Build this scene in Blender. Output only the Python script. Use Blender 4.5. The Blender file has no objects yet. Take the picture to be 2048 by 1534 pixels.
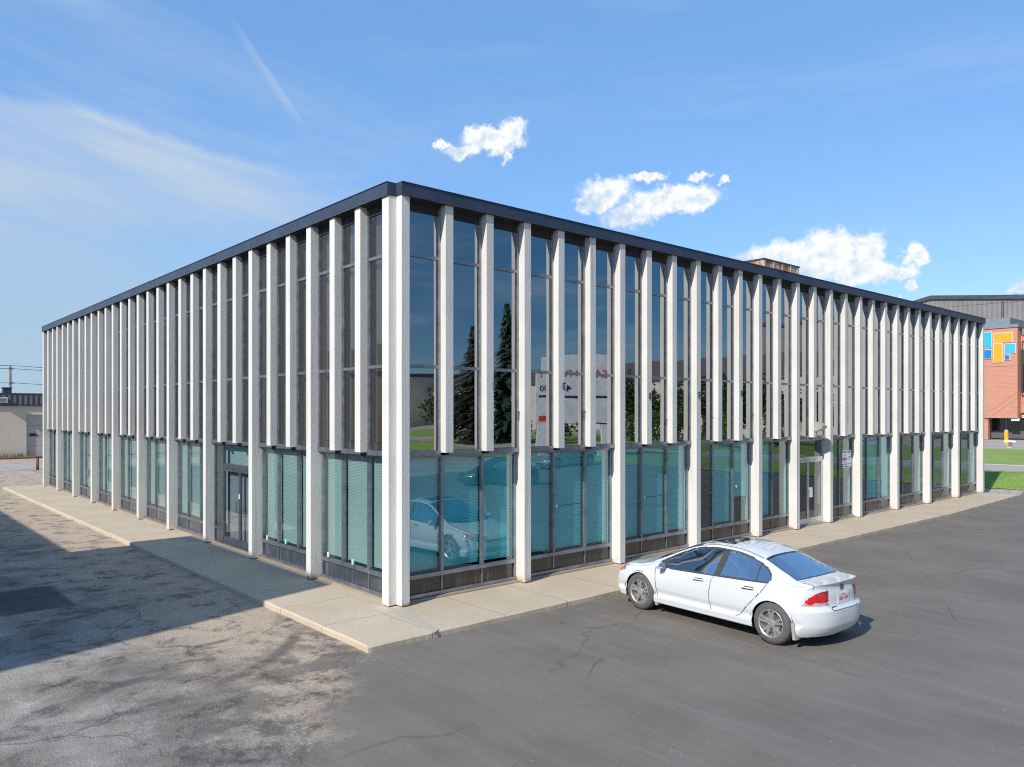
import bpy, bmesh, math, random
from mathutils import Vector, Matrix
random.seed(7)
sc = bpy.context.scene
COL = sc.collection
PI = math.pi

# ---------------------------------------------------------------- measuring the photograph
FPX, HOR, CH = 1540.0, 827.0, 3.55          # focal length, horizon row, camera height
RX, RY = 0.7515, -0.6598                    # camera right axis (ground plane)
FX, FY = 0.6598, 0.7515                     # camera forward axis
CX, CY = -7.542, -11.73
def ray(px, py):
    a = (px - 1024) / FPX
    return a * RX + FX, a * RY + FY, (HOR - py) / FPX
def ground(px, py, z=0.0):
    dx, dy, dz = ray(px, py); t = (z - CH) / dz
    return CX + t * dx, CY + t * dy
def on_y(px, py, Y):
    dx, dy, dz = ray(px, py); t = (Y - CY) / dy
    return CX + t * dx, CH + t * dz
def on_x(px, py, X):
    dx, dy, dz = ray(px, py); t = (X - CX) / dx
    return CY + t * dy, CH + t * dz
def azel(px, py):
    dx, dy, dz = ray(px, py)
    return math.atan2(dx, dy), math.atan2(dz, math.hypot(dx, dy))

# ---------------------------------------------------------------- mesh helpers
class MB:
    def __init__(s): s.v = []; s.f = []; s.m = []
    def face(s, pts, mi=0):
        n = len(s.v); s.v += [tuple(p) for p in pts]; s.f.append(tuple(range(n, n + len(pts)))); s.m.append(mi)
    def box(s, x0, x1, y0, y1, z0, z1, mi=0):
        n = len(s.v)
        s.v += [(x0,y0,z0),(x1,y0,z0),(x1,y1,z0),(x0,y1,z0),(x0,y0,z1),(x1,y0,z1),(x1,y1,z1),(x0,y1,z1)]
        for f in ((0,3,2,1),(4,5,6,7),(0,1,5,4),(1,2,6,5),(2,3,7,6),(3,0,4,7)):
            s.f.append(tuple(n+i for i in f)); s.m.append(mi)
    def prism(s, poly, z0, z1, mi=0):
        n = len(s.v); k = len(poly)
        s.v += [(p[0],p[1],z0) for p in poly] + [(p[0],p[1],z1) for p in poly]
        s.f.append(tuple(n+i for i in range(k))[::-1]); s.m.append(mi)
        s.f.append(tuple(n+k+i for i in range(k))); s.m.append(mi)
        for i in range(k):
            j = (i+1) % k
            s.f.append((n+i, n+j, n+k+j, n+k+i)); s.m.append(mi)
    def tube(s, pts, r, seg=8, mi=0, cap=True, r2=None):
        n = len(s.v); k = len(pts)
        P = [Vector(p) for p in pts]
        for i, p in enumerate(P):
            t = (P[min(i+1,k-1)] - P[max(i-1,0)]).normalized()
            a = Vector((0,0,1)) if abs(t.z) < .9 else Vector((1,0,0))
            u = t.cross(a).normalized(); w = t.cross(u)
            rr = r if r2 is None else r + (r2-r)*i/(k-1)
            for j in range(seg):
                an = 2*PI*j/seg
                s.v.append(tuple(p + u*math.cos(an)*rr + w*math.sin(an)*rr))
        for i in range(k-1):
            for j in range(seg):
                a, b = n+i*seg+j, n+i*seg+(j+1)%seg
                s.f.append((a, b, b+seg, a+seg)); s.m.append(mi)
        if cap:
            s.f.append(tuple(n+j for j in range(seg))[::-1]); s.m.append(mi)
            s.f.append(tuple(n+(k-1)*seg+j for j in range(seg))); s.m.append(mi)
    def lathe_x(s, prof, seg=40, mi=0, c=(0,0,0)):      # prof: (x, r) rings round the X axis
        n = len(s.v)
        for (x, r) in prof:
            for j in range(seg):
                a = 2*PI*j/seg
                s.v.append((c[0]+x, c[1]+r*math.cos(a), c[2]+r*math.sin(a)))
        for i in range(len(prof)-1):
            for j in range(seg):
                a, b = n+i*seg+j, n+i*seg+(j+1)%seg
                s.f.append((a, b, b+seg, a+seg)); s.m.append(mi)
    def build(s, name, mats, parent=None, smooth=False, bevel=0, recalc=True, at=None):
        if not isinstance(mats, (list, tuple)): mats = [mats]
        me = bpy.data.meshes.new(name); me.from_pydata(s.v, [], s.f)
        for m in mats: me.materials.append(m)
        me.polygons.foreach_set('material_index', s.m)
        if recalc or bevel:
            bm = bmesh.new(); bm.from_mesh(me)
            if recalc: bmesh.ops.recalc_face_normals(bm, faces=bm.faces)
            if bevel:
                bmesh.ops.bevel(bm, geom=list(bm.edges), offset=bevel, segments=2, profile=.5, affect='EDGES', clamp_overlap=True)
            bm.to_mesh(me); bm.free()
        if smooth: me.polygons.foreach_set('use_smooth', [True]*len(me.polygons))
        me.update()
        o = bpy.data.objects.new(name, me); COL.objects.link(o)
        if parent is not None: o.parent = parent
        if at: o.location = at
        return o
def thing(name, label, cat, loc=(0,0,0), rz=0, group=None):
    o = bpy.data.objects.new(name, None); COL.objects.link(o)
    o.empty_display_size = .2
    o.location = loc; o.rotation_euler = (0,0,rz); o['label'] = label; o['category'] = cat
    if group: o['group'] = group
    return o
def tag(o, label, cat, group=None):
    o['label'] = label; o['category'] = cat
    if group: o['group'] = group
    return o
def struct(o): o['kind'] = 'structure'; return o
def stuff(o): o['kind'] = 'stuff'; return o

# ---------------------------------------------------------------- material helpers
class NT:
    def __init__(s, tree): s.t = tree; s.n = tree.nodes; s.l = tree.links
    def new(s, typ, **kw):
        n = s.n.new(typ)
        for k, v in kw.items(): setattr(n, k, v)
        return n
    def put(s, sock, val):
        if isinstance(val, bpy.types.NodeSocket): s.l.new(val, sock)
        elif val is not None:
            if hasattr(sock, 'default_value'):
                if isinstance(val, (tuple, list)) and len(val) == 3 and len(sock.default_value) == 4: val = (*val, 1)
                sock.default_value = val
    def math(s, op, a, b=None, c=None, clamp=False):
        n = s.new('ShaderNodeMath', operation=op, use_clamp=clamp)
        s.put(n.inputs[0], a)
        if b is not None: s.put(n.inputs[1], b)
        if c is not None: s.put(n.inputs[2], c)
        return n.outputs[0]
    def vmath(s, op, a, b=None):
        n = s.new('ShaderNodeVectorMath', operation=op)
        s.put(n.inputs[0], a)
        if b is not None: s.put(n.inputs[1], b)
        return n.outputs['Value'] if op in ('LENGTH','DOT_PRODUCT','DISTANCE') else n.outputs[0]
    def noise(s, vec, scale, detail=3, rough=.55, dist=0, col=False):
        n = s.new('ShaderNodeTexNoise')
        if vec is not None: s.put(n.inputs['Vector'], vec)
        n.inputs['Scale'].default_value = scale; n.inputs['Detail'].default_value = detail
        n.inputs['Roughness'].default_value = rough; n.inputs['Distortion'].default_value = dist
        return n.outputs['Color'] if col else n.outputs[0]
    def voro(s, vec, scale, feature='F1', out='Distance'):
        n = s.new('ShaderNodeTexVoronoi', feature=feature)
        s.put(n.inputs['Vector'], vec); n.inputs['Scale'].default_value = scale
        return n.outputs[out]
    def mapping(s, vec, loc=(0,0,0), rot=(0,0,0), scale=(1,1,1)):
        n = s.new('ShaderNodeMapping'); s.put(n.inputs[0], vec)
        n.inputs[1].default_value = loc; n.inputs[2].default_value = rot; n.inputs[3].default_value = scale
        return n.outputs[0]
    def rng(s, val, a, b, c=0., d=1., mode='SMOOTHSTEP'):
        n = s.new('ShaderNodeMapRange', interpolation_type=mode)
        s.put(n.inputs[0], val)
        for i, x in enumerate((a,b,c,d)): s.put(n.inputs[i+1], x)
        return n.outputs[0]
    def mix(s, fac, a, b, mode='MIX'):
        n = s.new('ShaderNodeMix', data_type='RGBA', blend_type=mode)
        s.put(n.inputs[0], fac); s.put(n.inputs[6], a); s.put(n.inputs[7], b)
        return n.outputs[2]
    def sep(s, vec):
        n = s.new('ShaderNodeSeparateXYZ'); s.put(n.inputs[0], vec); return n.outputs
    def comb(s, x, y, z):
        n = s.new('ShaderNodeCombineXYZ'); s.put(n.inputs[0], x); s.put(n.inputs[1], y); s.put(n.inputs[2], z); return n.outputs[0]
    def bump(s, h, strength=.3, dist=.01):
        n = s.new('ShaderNodeBump'); s.put(n.inputs['Height'], h)
        n.inputs['Strength'].default_value = strength; n.inputs['Distance'].default_value = dist
        return n.outputs[0]
    def pos(s): return s.new('ShaderNodeNewGeometry').outputs['Position']
    def obj(s): return s.new('ShaderNodeTexCoord').outputs['Object']
def mat(name):
    m = bpy.data.materials.new(name); m.use_nodes = True
    nt = NT(m.node_tree); bs = m.node_tree.nodes['Principled BSDF']
    return m, nt, bs
def simple(name, col, rough=.6, metal=0., var=.12, scale=3., bump=0., bscale=40., spec=.5, coat=0.):
    m, nt, bs = mat(name)
    p = nt.pos()
    n = nt.noise(p, scale, 4)
    k = nt.rng(n, .3, .7, 1-var, 1+var, 'LINEAR')
    c = nt.mix(1.0, tuple(col), nt.comb(k, k, k), 'MULTIPLY')
    nt.put(bs.inputs['Base Color'], c)
    bs.inputs['Roughness'].default_value = rough; bs.inputs['Metallic'].default_value = metal
    bs.inputs['Specular IOR Level'].default_value = spec
    bs.inputs['Coat Weight'].default_value = coat
    if bump: nt.put(bs.inputs['Normal'], nt.bump(nt.noise(p, bscale, 4), bump, .01))
    return m
M = {}

# white painted stucco of pillars and ribs
def m_stucco():
    m, nt, bs = mat('white_painted_stucco')
    p = nt.pos()
    big = nt.noise(p, .9, 4)
    st = nt.noise(nt.mapping(p, scale=(9, 9, .35)), 1., 4)
    spot = nt.noise(p, 26, 3)
    c = nt.mix(nt.rng(big, .35, .7), (.735,.715,.67), (.665,.645,.60))
    rnd = nt.new('ShaderNodeObjectInfo').outputs['Random']
    c = nt.mix(nt.math('MULTIPLY', rnd, .25), c, (.61,.595,.555))
    c = nt.mix(nt.math('MULTIPLY', nt.rng(st, .54, .76), .5), c, (.44,.41,.36))
    c = nt.mix(nt.math('MULTIPLY', nt.rng(spot, .70, .80), .45), c, (.45,.40,.33))
    z = nt.sep(p)[2]
    foot = nt.math('MULTIPLY', nt.rng(z, .42, .10), nt.rng(nt.noise(p, 7, 4), .4, .7))
    c = nt.mix(nt.math('MULTIPLY', foot, .5), c, (.42,.33,.22))
    rust = nt.math('MULTIPLY', nt.rng(z, .24, .13), nt.rng(nt.noise(p, 4, 3), .50, .62))
    c = nt.mix(nt.math('MULTIPLY', rust, .8), c, (.42,.17,.05))
    nt.put(bs.inputs['Base Color'], c); bs.inputs['Roughness'].default_value = .8
    h = nt.math('ADD', nt.math('MULTIPLY', nt.noise(nt.mapping(p, scale=(1,1,.55)), 22, 3, .6), 1.0), nt.math('MULTIPLY', nt.noise(p, 70, 2), .45))
    nt.put(bs.inputs['Normal'], nt.bump(h, .30, .012))
    return m
M['stucco'] = m_stucco()
M['fascia'] = simple('dark_blue_roof_flashing', (.062,.078,.115), .42, .35, .18, 1.2, .06, 5)
M['frame'] = simple('weathered_aluminium', (.30,.32,.36), .38, .75, .25, 4., .05, 30)
M['frame_dark'] = simple('dark_window_frame', (.09,.095,.11), .4, .5, .25, 4.)
M['soffit'] = simple('dark_soffit_and_shade', (.030,.027,.026), .8)  # near-black, so the shade under the fascia sits in the colour
M['inside'] = simple('office_interior_wall', (.13,.13,.13), .8)
M['inside_floor'] = simple('office_carpet', (.10,.10,.105), .9)
M['roof'] = simple('gravel_roof', (.25,.24,.23), .9, 0, .2, 6, .3, 30)

def m_glass(name, refl, tint, gcol):
    m, nt, bs = mat(name)
    nt.n.remove(bs)
    out = nt.n['Material Output']
    tr = nt.new('ShaderNodeBsdfTransparent'); nt.put(tr.inputs[0], tint)
    gl = nt.new('ShaderNodeBsdfGlossy'); nt.put(gl.inputs[0], gcol); gl.inputs['Roughness'].default_value = .012
    w = nt.noise(nt.pos(), .55, 1, .4)
    nt.put(gl.inputs['Normal'], nt.bump(w, .05, .2))
    lw = nt.new('ShaderNodeLayerWeight'); lw.inputs[0].default_value = .5
    fr = nt.math('POWER', lw.outputs['Facing'], 3.0)
    fac = nt.math('ADD', nt.math('MULTIPLY', fr, .55), refl, clamp=True)
    mx = nt.new('ShaderNodeMixShader'); nt.put(mx.inputs[0], fac)
    nt.l.new(tr.outputs[0], mx.inputs[1]); nt.l.new(gl.outputs[0], mx.inputs[2])
    nt.l.new(mx.outputs[0], out.inputs[0])
    return m
M['glass_low'] = m_glass('teal_tinted_glass', .20, (.46,.87,.88), (.82,.92,.96))
M['glass_up_side'] = m_glass('brown_grey_glass', .19, (.72,.68,.64), (.80,.80,.80))
M['glass_side'] = m_glass('pale_green_tinted_glass', .22, (.66,.79,.78), (.86,.92,.92))
M['glass_up'] = m_glass('dark_reflective_glass', .44, (.20,.27,.30), (.84,.86,.86))
M['glass_door'] = m_glass('grey_door_glass', .15, (.55,.58,.62), (.85,.88,.9))

def m_slat(name, col, rough=.55):
    m, nt, bs = mat(name)
    nt.put(bs.inputs['Base Color'], col); bs.inputs['Roughness'].default_value = rough
    return m
M['blind'] = simple('pale_venetian_blind', (.62,.70,.68), .6, 0, .06, .7)
M['blind_teal'] = simple('teal_venetian_blind', (.42,.74,.76), .6, 0, .06, .7)
M['blind_dark'] = simple('dim_office_blind', (.16,.17,.17), .7, 0, .1, 1.)
def m_drape():
    m, nt, bs = mat('brown_drape')
    p = nt.pos()
    w = nt.noise(nt.mapping(p, scale=(14,14,.05)), 1., 2)
    nt.put(bs.inputs['Base Color'], nt.mix(w, (.11,.092,.08), (.27,.235,.21))); bs.inputs['Roughness'].default_value = .9
    return m
M['drape'] = m_drape()
def m_spandrel(c1=(.035,.030,.028), c2=(.20,.20,.21)):
    m, nt, bs = mat('dark_spandrel_panel')
    p = nt.pos()
    st = nt.noise(nt.mapping(p, scale=(16,16,.6)), 1., 4)
    nt.put(bs.inputs['Base Color'], nt.mix(nt.math('MULTIPLY', nt.rng(st, .5, .78), .55), c1, c2))
    bs.inputs['Roughness'].default_value = .14; bs.inputs['Specular IOR Level'].default_value = .7
    nt.put(bs.inputs['Normal'], nt.bump(nt.noise(p, 1.2, 2), .05, .1))
    return m
M['spandrel'] = m_spandrel()
M['spandrel_side'] = m_spandrel((.050,.058,.072),(.30,.32,.35))  # bluish base paints in the sky reflected by the side panels

def m_concrete(name, c1, c2, joints=None):
    m, nt, bs = mat(name)
    p = nt.pos()
    n1 = nt.noise(p, .8, 5, .6); n2 = nt.noise(p, 48, 3, .65); n3 = nt.noise(p, 4.5, 4)
    c = nt.mix(nt.rng(n1, .3, .7), c1, c2)
    c = nt.mix(nt.math('MULTIPLY', nt.rng(n3, .55, .75), .3), c, tuple(x*.62 for x in c1))
    c = nt.mix(nt.math('MULTIPLY', nt.rng(n2, .35, .7), .35), c, tuple(x*.55 for x in c2))
    h = nt.math('MULTIPLY', n2, .5)
    if joints:
        x, y, z = nt.sep(p)
        g = None
        for (ax, step, off, lo, hi, other) in joints:
            v = x if ax == 'x' else y
            wob = nt.math('MULTIPLY', nt.math('SUBTRACT', nt.noise(p, 3, 3), .5), .03)
            fr = nt.math('ABSOLUTE', nt.math('SUBTRACT', nt.math('FRACT', nt.math('DIVIDE', nt.math('ADD', nt.math('ADD', v, off), wob), step)), .5))
            line = nt.rng(fr, .5-.012/step, .5-.004/step)
            ov = y if other == 'y' else x
            msk = nt.math('MULTIPLY', nt.math('GREATER_THAN', ov, lo), nt.math('LESS_THAN', ov, hi))
            line = nt.math('MULTIPLY', line, msk)
            g = line if g is None else nt.math('MAXIMUM', g, line)
        c = nt.mix(nt.math('MULTIPLY', g, .75), c, tuple(x*.3 for x in c1))
        h = nt.math('SUBTRACT', h, g)
    nt.put(bs.inputs['Base Color'], c); bs.inputs['Roughness'].default_value = .9
    nt.put(bs.inputs['Normal'], nt.bump(h, .35, .01))
    return m
M['walk'] = m_concrete('sand_toned_concrete', (.62,.51,.375), (.55,.455,.33),
    [('y', 1.52, .3, -3., -.05, 'x'), ('x', 1.52, .45, -3., .1, 'y')])
M['footing'] = m_concrete('tan_footing_concrete', (.42,.34,.24), (.33,.27,.20))
M['patch'] = m_concrete('grey_repair_concrete', (.52,.465,.385), (.47,.42,.345))
M['block'] = simple('cream_block_wall', (.60,.53,.44), .85, 0, .08, .6, .2, 8)

# parking lot: new asphalt in front, old stained paving on the left
def m_lot():
    m, nt, bs = mat('worn_parking_lot_paving')
    p = nt.pos(); x, y, z = nt.sep(p)
    # signed distance to the seam between old and new asphalt (positive = new)
    A = (-1.74, -1.76); B = ground(585, 1534)
    dx, dy = B[0]-A[0], B[1]-A[1]; L = math.hypot(dx, dy); nx, ny = dy/L, -dx/L
    if nx*1 + ny*(-1) < 0: nx, ny = -nx, -ny
    sd = nt.math('ADD', nt.math('MULTIPLY', nt.math('SUBTRACT', x, A[0]), nx), nt.math('MULTIPLY', nt.math('SUBTRACT', y, A[1]), ny))
    wob = nt.math('MULTIPLY', nt.math('SUBTRACT', nt.noise(p, 1.3, 6, .7), .5), 1.5)
    wob2 = nt.math('MULTIPLY', nt.math('SUBTRACT', nt.noise(p, 16, 4, .7), .5), .45)
    new = nt.rng(nt.math('ADD', nt.math('ADD', sd, wob), wob2), -.45, .45)
    # new asphalt
    st1 = nt.noise(nt.mapping(p, rot=(0,0,math.radians(8)), scale=(3.2,.28,1)), 1., 5, .6)
    st2 = nt.noise(nt.mapping(p, rot=(0,0,math.radians(62)), scale=(2.6,.22,1)), 1., 5, .6)
    g1 = nt.noise(p, 130, 3, .7); g2 = nt.noise(p, .55, 4)
    c = nt.mix(nt.rng(g2, .3, .7), (.212,.186,.157), (.165,.145,.122))
    c = nt.mix(nt.math('MULTIPLY', nt.rng(st1, .48, .72), .38), c, (.245,.22,.195))
    c = nt.mix(nt.math('MULTIPLY', nt.rng(st2, .52, .74), .45), c, (.245,.222,.20))
    c = nt.mix(nt.math('MULTIPLY', nt.rng(st2, .45, .25), .28), c, (.105,.094,.083))
    c = nt.mix(nt.math('MULTIPLY', nt.rng(st1, .42, .25), .25), c, (.11,.098,.088))
    # fine crack / seam lines
    for (ang, pitch, off) in ((62, 5.2, 1.1), (8, 6.7, 2.9)):
        r = math.radians(ang)
        q = nt.math('ADD', nt.math('MULTIPLY', x, math.cos(r)), nt.math('MULTIPLY', y, -math.sin(r)))
        q = nt.math('ADD', q, nt.math('MULTIPLY', nt.math('SUBTRACT', nt.noise(p, .9, 4), .5), .22))
        fr = nt.math('ABSOLUTE', nt.math('SUBTRACT', nt.math('FRACT', nt.math('DIVIDE', nt.math('ADD', q, off), pitch)), .5))
        ln = nt.math('MULTIPLY', nt.rng(fr, .5-.03/pitch, .5-.006/pitch), nt.rng(nt.noise(p, .45, 2), .48, .6))
        c = nt.mix(nt.math('MULTIPLY', ln, .45), c, (.07,.066,.064))
    # a few white scuffs and pale grit
    sc_ = nt.noise(nt.mapping(p, rot=(0,0,math.radians(38)), scale=(9,.9,1)), 1., 3, .5)
    c = nt.mix(nt.math('MULTIPLY', nt.rng(sc_, .735, .80), .6), c, (.42,.41,.40))
    grit = nt.voro(p, 5.5)
    c = nt.mix(nt.math('MULTIPLY', nt.rng(grit, .060, .045), .6), c, (.5,.49,.47))
    c = nt.mix(nt.math('MULTIPLY', nt.rng(g1, .5, .75), .6), c, (.27,.245,.22))
    c = nt.mix(nt.math('MULTIPLY', nt.rng(g1, .47, .27), .6), c, (.06,.053,.046))
    # old paving
    o1 = nt.noise(p, .38, 6, .66, .2); o2 = nt.noise(p, 1.5, 8, .74, .15); o3 = nt.noise(p, 45, 4, .75); o4 = nt.noise(p, 10, 5, .75)
    tanm = nt.math('MULTIPLY', nt.rng(nt.math('ADD', x, nt.math('MULTIPLY', nt.math('SUBTRACT', o1, .5), 2.4)), -4.8, -2.6), nt.rng(nt.math('ADD', nt.noise(p, .9, 5, .65, .3), nt.math('MULTIPLY', nt.rng(y, -2.4, 8.), .5)), .36, .50))
    far = nt.rng(y, 8., 20.)
    tanm = nt.math('MAXIMUM', tanm, nt.math('MULTIPLY', far, nt.rng(x, -9., -4.)))
    oc = nt.mix(nt.rng(o1, .38, .64), (.195,.174,.150), (.375,.34,.297))
    oc = nt.mix(nt.rng(o2, .52, .72), oc, (.51,.465,.41))
    oc = nt.mix(nt.math('MULTIPLY', tanm, .9), oc, (.53,.415,.30))
    oc = nt.mix(nt.math('MULTIPLY', nt.rng(o2, .50, .36), nt.rng(o4, .33, .58, .30, .95)), oc, (.075,.068,.060))
    seam = nt.math('MULTIPLY', nt.rng(sd, -2.6, -.3), nt.rng(nt.noise(p, 1.4, 7, .76, .2), .45, .56))
    oc = nt.mix(nt.math('MULTIPLY', seam, .72), oc, (.085,.078,.072))
    # tyre marks: broken dark rings
    for (px, py, r, w) in ((560, 1500, 3.3, .16), (330, 1240, 1.9, .12), (150, 1120, 2.8, .14), (420, 1150, 1.5, .10), (80, 1290, 3.8, .17), (600, 1290, 4.6, .15)):
        cx, cy = ground(px, py)
        d = nt.math('ABSOLUTE', nt.math('SUBTRACT', nt.vmath('DISTANCE', nt.comb(x, y, 0.), (cx, cy, 0.)), r))
        ring = nt.math('MULTIPLY', nt.rng(d, w, w*.3), nt.rng(nt.noise(nt.vmath('ADD', p, (cx*3, cy, 0)), .8, 5, .7), .44, .60))
        oc = nt.mix(nt.math('MULTIPLY', ring, .7), oc, (.075,.070,.07))
    # square tar patch
    tx0, ty0 = ground(112, 1183); 
    pm = nt.math('MULTIPLY', nt.rng(nt.math('ADD', x, nt.math('MULTIPLY', o4, .3)), tx0+.25, tx0+.15), nt.math('MULTIPLY', nt.rng(y, ty0-1.6, ty0-1.45), nt.rng(y, ty0+.75, ty0+.6)))
    oc = nt.mix(nt.math('MULTIPLY', pm, .8), oc, (.055,.052,.055))
    peb = nt.voro(p, 34, 'F1', 'Distance')
    oc = nt.mix(nt.math('MULTIPLY', nt.rng(o3, .50, .72), .55), oc, (.43,.40,.37))
    oc = nt.mix(nt.math('MULTIPLY', nt.rng(o3, .46, .26), .65), oc, (.06,.056,.054))
    wv = nt.vmath('ADD', p, nt.vmath('MULTIPLY', nt.vmath('SUBTRACT', nt.noise(p, 1.1, 4, .6, 0, True), (.5,.5,.5)), (1.1,1.1,0.)))
    crk = nt.math('MULTIPLY', nt.rng(nt.voro(wv, .30, 'DISTANCE_TO_EDGE'), .011, .002), nt.rng(nt.noise(p, .35, 3), .42, .55))
    oc = nt.mix(nt.math('MULTIPLY', crk, .5), oc, (.045,.042,.04))
    crk2 = nt.math('MULTIPLY', nt.rng(nt.voro(wv, .11, 'DISTANCE_TO_EDGE'), .006, .001), nt.rng(nt.noise(p, .22, 3), .44, .56))
    c = nt.mix(nt.math('MULTIPLY', crk2, .3), c, (.06,.055,.05))
    oil = nt.math('MULTIPLY', nt.rng(nt.noise(p, .9, 5, .6), .66, .76), .45)
    c = nt.mix(oil, c, (.075,.067,.06))
    fin = nt.mix(new, oc, c)
    # dusty edge near the sidewalk
    nt.put(bs.inputs['Base Color'], fin)
    nt.put(bs.inputs['Roughness'], nt.math('SUBTRACT', .92, nt.math('MULTIPLY', new, .2)))
    bs.inputs['Specular IOR Level'].default_value = .35
    h = nt.math('ADD', nt.math('MULTIPLY', nt.math('MULTIPLY', nt.math('ADD', o3, nt.math('MULTIPLY', peb, .6)), nt.math('SUBTRACT', 1., new)), 1.7), nt.math('MULTIPLY', g1, .55))
    h = nt.math('ADD', h, nt.math('MULTIPLY', nt.math('MULTIPLY', o4, nt.math('SUBTRACT', 1., new)), 1.6))
    nt.put(bs.inputs['Normal'], nt.bump(h, .55, .014))
    return m
M['lot'] = m_lot()
def m_grass():
    m, nt, bs = mat('mown_grass')
    p = nt.pos()
    n1 = nt.noise(p, .25, 4, .6); n2 = nt.noise(nt.mapping(p, scale=(1,.35,1)), 3., 5, .7); n3 = nt.noise(p, 40, 3, .7)
    c = nt.mix(nt.rng(n1, .35, .65), (.19,.32,.045), (.27,.40,.075))
    c = nt.mix(nt.rng(n2, .42, .70), c, (.36,.43,.11))
    c = nt.mix(nt.math('MULTIPLY', nt.rng(n3, .5, .25), .6), c, (.05,.10,.012))
    nt.put(bs.inputs['Base Color'], c); bs.inputs['Roughness'].default_value = .85
    nt.put(bs.inputs['Normal'], nt.bump(nt.math('ADD', n3, n2), .8, .05))
    return m
M['grass'] = m_grass()
M['road'] = simple('pale_grey_road', (.40,.355,.32), .85, 0, .12, .4, .2, 40)
M['dirt'] = simple('pale_gravel_dirt', (.42,.355,.275), .95, 0, .35, 3., .6, 25)
M['earth'] = simple('dusty_ground', (.40,.345,.275), .95, 0, .22, .3, .4, 12)
# ================================================================= GROUND
def hz(x):
    t = min(1, max(0, (x-32)/7.5)); return .4*t*t*(3-2*t)
def strip_sheet(name, xs, ys, m, off, kindf=struct):
    b = MB()
    for i in range(len(xs)-1):
        for j in range(len(ys)-1):
            b.face([(xs[i],ys[j],hz(xs[i])+off),(xs[i+1],ys[j],hz(xs[i+1])+off),(xs[i+1],ys[j+1],hz(xs[i+1])+off),(xs[i],ys[j+1],hz(xs[i])+off)])
    bm_o = b.build(name, m, smooth=True)
    return kindf(bm_o)
fine = [32+.5*i for i in range(16)]
strip_sheet('ground', [-2500,-300,-60,0,31]+fine+[40,46,70,100,300,2500], [-2500,-300,-100,-30,0,35,70,300,2500], M['earth'], -.03)
lotp = [(-60,-27),(33.6,-27),(33.6,-2.4)] + [ground(2048,981,.05), ground(2040,989,.03), ground(2031,996,0), ground(2000,1002,0)] + [(26.5,-1.2),(26.5,62),(-60,62)]
b = MB(); b.face([(x,y,0) for x,y in lotp]); struct(b.build('parking_lot', M['lot'], recalc=False))
strip_sheet('dirt_verge', [27.2,29,31]+[32,32.5,33,33.5], [-3.4,-1,1,4,12,40], M['dirt'], -.012)
strip_sheet('lawn', [33.3]+fine[3:]+[40], [-160,-2.6,0,4,12,60,200], M['grass'], .02)
strip_sheet('road', [40,43,46], [-300,-60,0,60,300], M['road'], .004)
strip_sheet('far_lawn', [46,50,58,70.2], [-300,-60,0,60,300], M['grass'], .012)
strip_sheet('driveway', [70.2,76,84,93], [-40,0,60], M['road'], .004)
def kerb_line(name, x0, x1, y0, y1, z0, z1, m):
    b = MB(); b.box(x0,x1,y0,y1,z0,z1); return struct(b.build(name, m, bevel=.02))
kerb_line('kerb', 45.95,46.12,-120,60,.38,.44, M['patch'])
# grassy island with its kerb by the brick building
iy0 = ground(2012,886,.4)[1]
b = MB(); b.prism([(82,17.6),(82,34),(86.5,34),(86.5,16.2)], .39, .50); struct(b.build('grass_island', M['grass']))
b = MB(); b.prism([(81.7,17.3),(81.7,34),(82,34),(82,17.6),(86.5,16.2),(86.5,15.8)], .385, .53); struct(b.build('island_kerb', M['patch']))
# real blades along the near lawn so its edge is not a line
b = MB(); R2 = random.Random(3)
for i in range(9000):
    x = 33.2 + 6.7*R2.random()**1.2; y = -2.8 + 8.5*R2.random()
    if x < 33.8 and R2.random() < .5: x += .5
    h = .05 + .09*R2.random(); a = R2.random()*PI; w = .012; z = hz(x)
    lx, ly = (R2.random()-.5)*.06, (R2.random()-.5)*.06
    b.face([(x-w*math.cos(a),y-w*math.sin(a),z),(x+w*math.cos(a),y+w*math.sin(a),z),(x+lx,y+ly,z+h)])
stuff(b.build('grass_blades', M['grass'], recalc=False))

# sidewalk: one raised L of concrete with worn edges
R3 = random.Random(11)
def rag(p, q, step=.06, amp=.011):
    L = math.dist(p, q); n = max(1, int(L/step)); out = []
    nx, ny = (q[1]-p[1])/L, -(q[0]-p[0])/L
    for i in range(n):
        t = i/n; k = (R3.random()-.5)*.35*amp + amp*.8*math.sin(i*.31+p[0]*3)*math.sin(i*.083+1.3) if i else 0
        out.append((p[0]+(q[0]-p[0])*t+nx*k, p[1]+(q[1]-p[1])*t+ny*k))
    return out
poly = rag((-1.64,31.2),(-1.62,-1.76)) + rag((-1.62,-1.76),(22,-1.70)) + rag((22,-1.7),(30.2,-1.33)) + [(30.2,-1.33),(30.2,.6),(.6,.6),(.6,31.2)]
me = MB(); n = len(poly)
low = [(x,y,-.02) for x,y in poly]; mid = [(x,y,.075) for x,y in poly]
cxy = []
for i,(x,y) in enumerate(poly):
    ix = x + (.03 if x < -1.4 and y > -1.7 else 0); iy = y + (.03 if y < -1.2 else 0)
    cxy.append((ix,iy,.10))
me.v = low+mid+cxy
for i in range(n):
    j=(i+1)%n
    me.f += [(i,j,n+j,n+i),(n+i,n+j,2*n+j,2*n+i)]; me.m += [0,0]
me.f.append(tuple(range(2*n,3*n))); me.m.append(0)
struct(me.build('sidewalk', M['walk']))
# grey concrete repair running from the corner pillar to the kerb
b = MB()
cp = [ground(770,1215,.1), ground(800,1236,.1), ground(868,1266,.1), ground(880,1258,.1), ground(835,1232,.1), ground(822,1214,.1)]
b.prism(cp, .098, .1035)
struct(b.build('sidewalk_patch', M['patch']))

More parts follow.
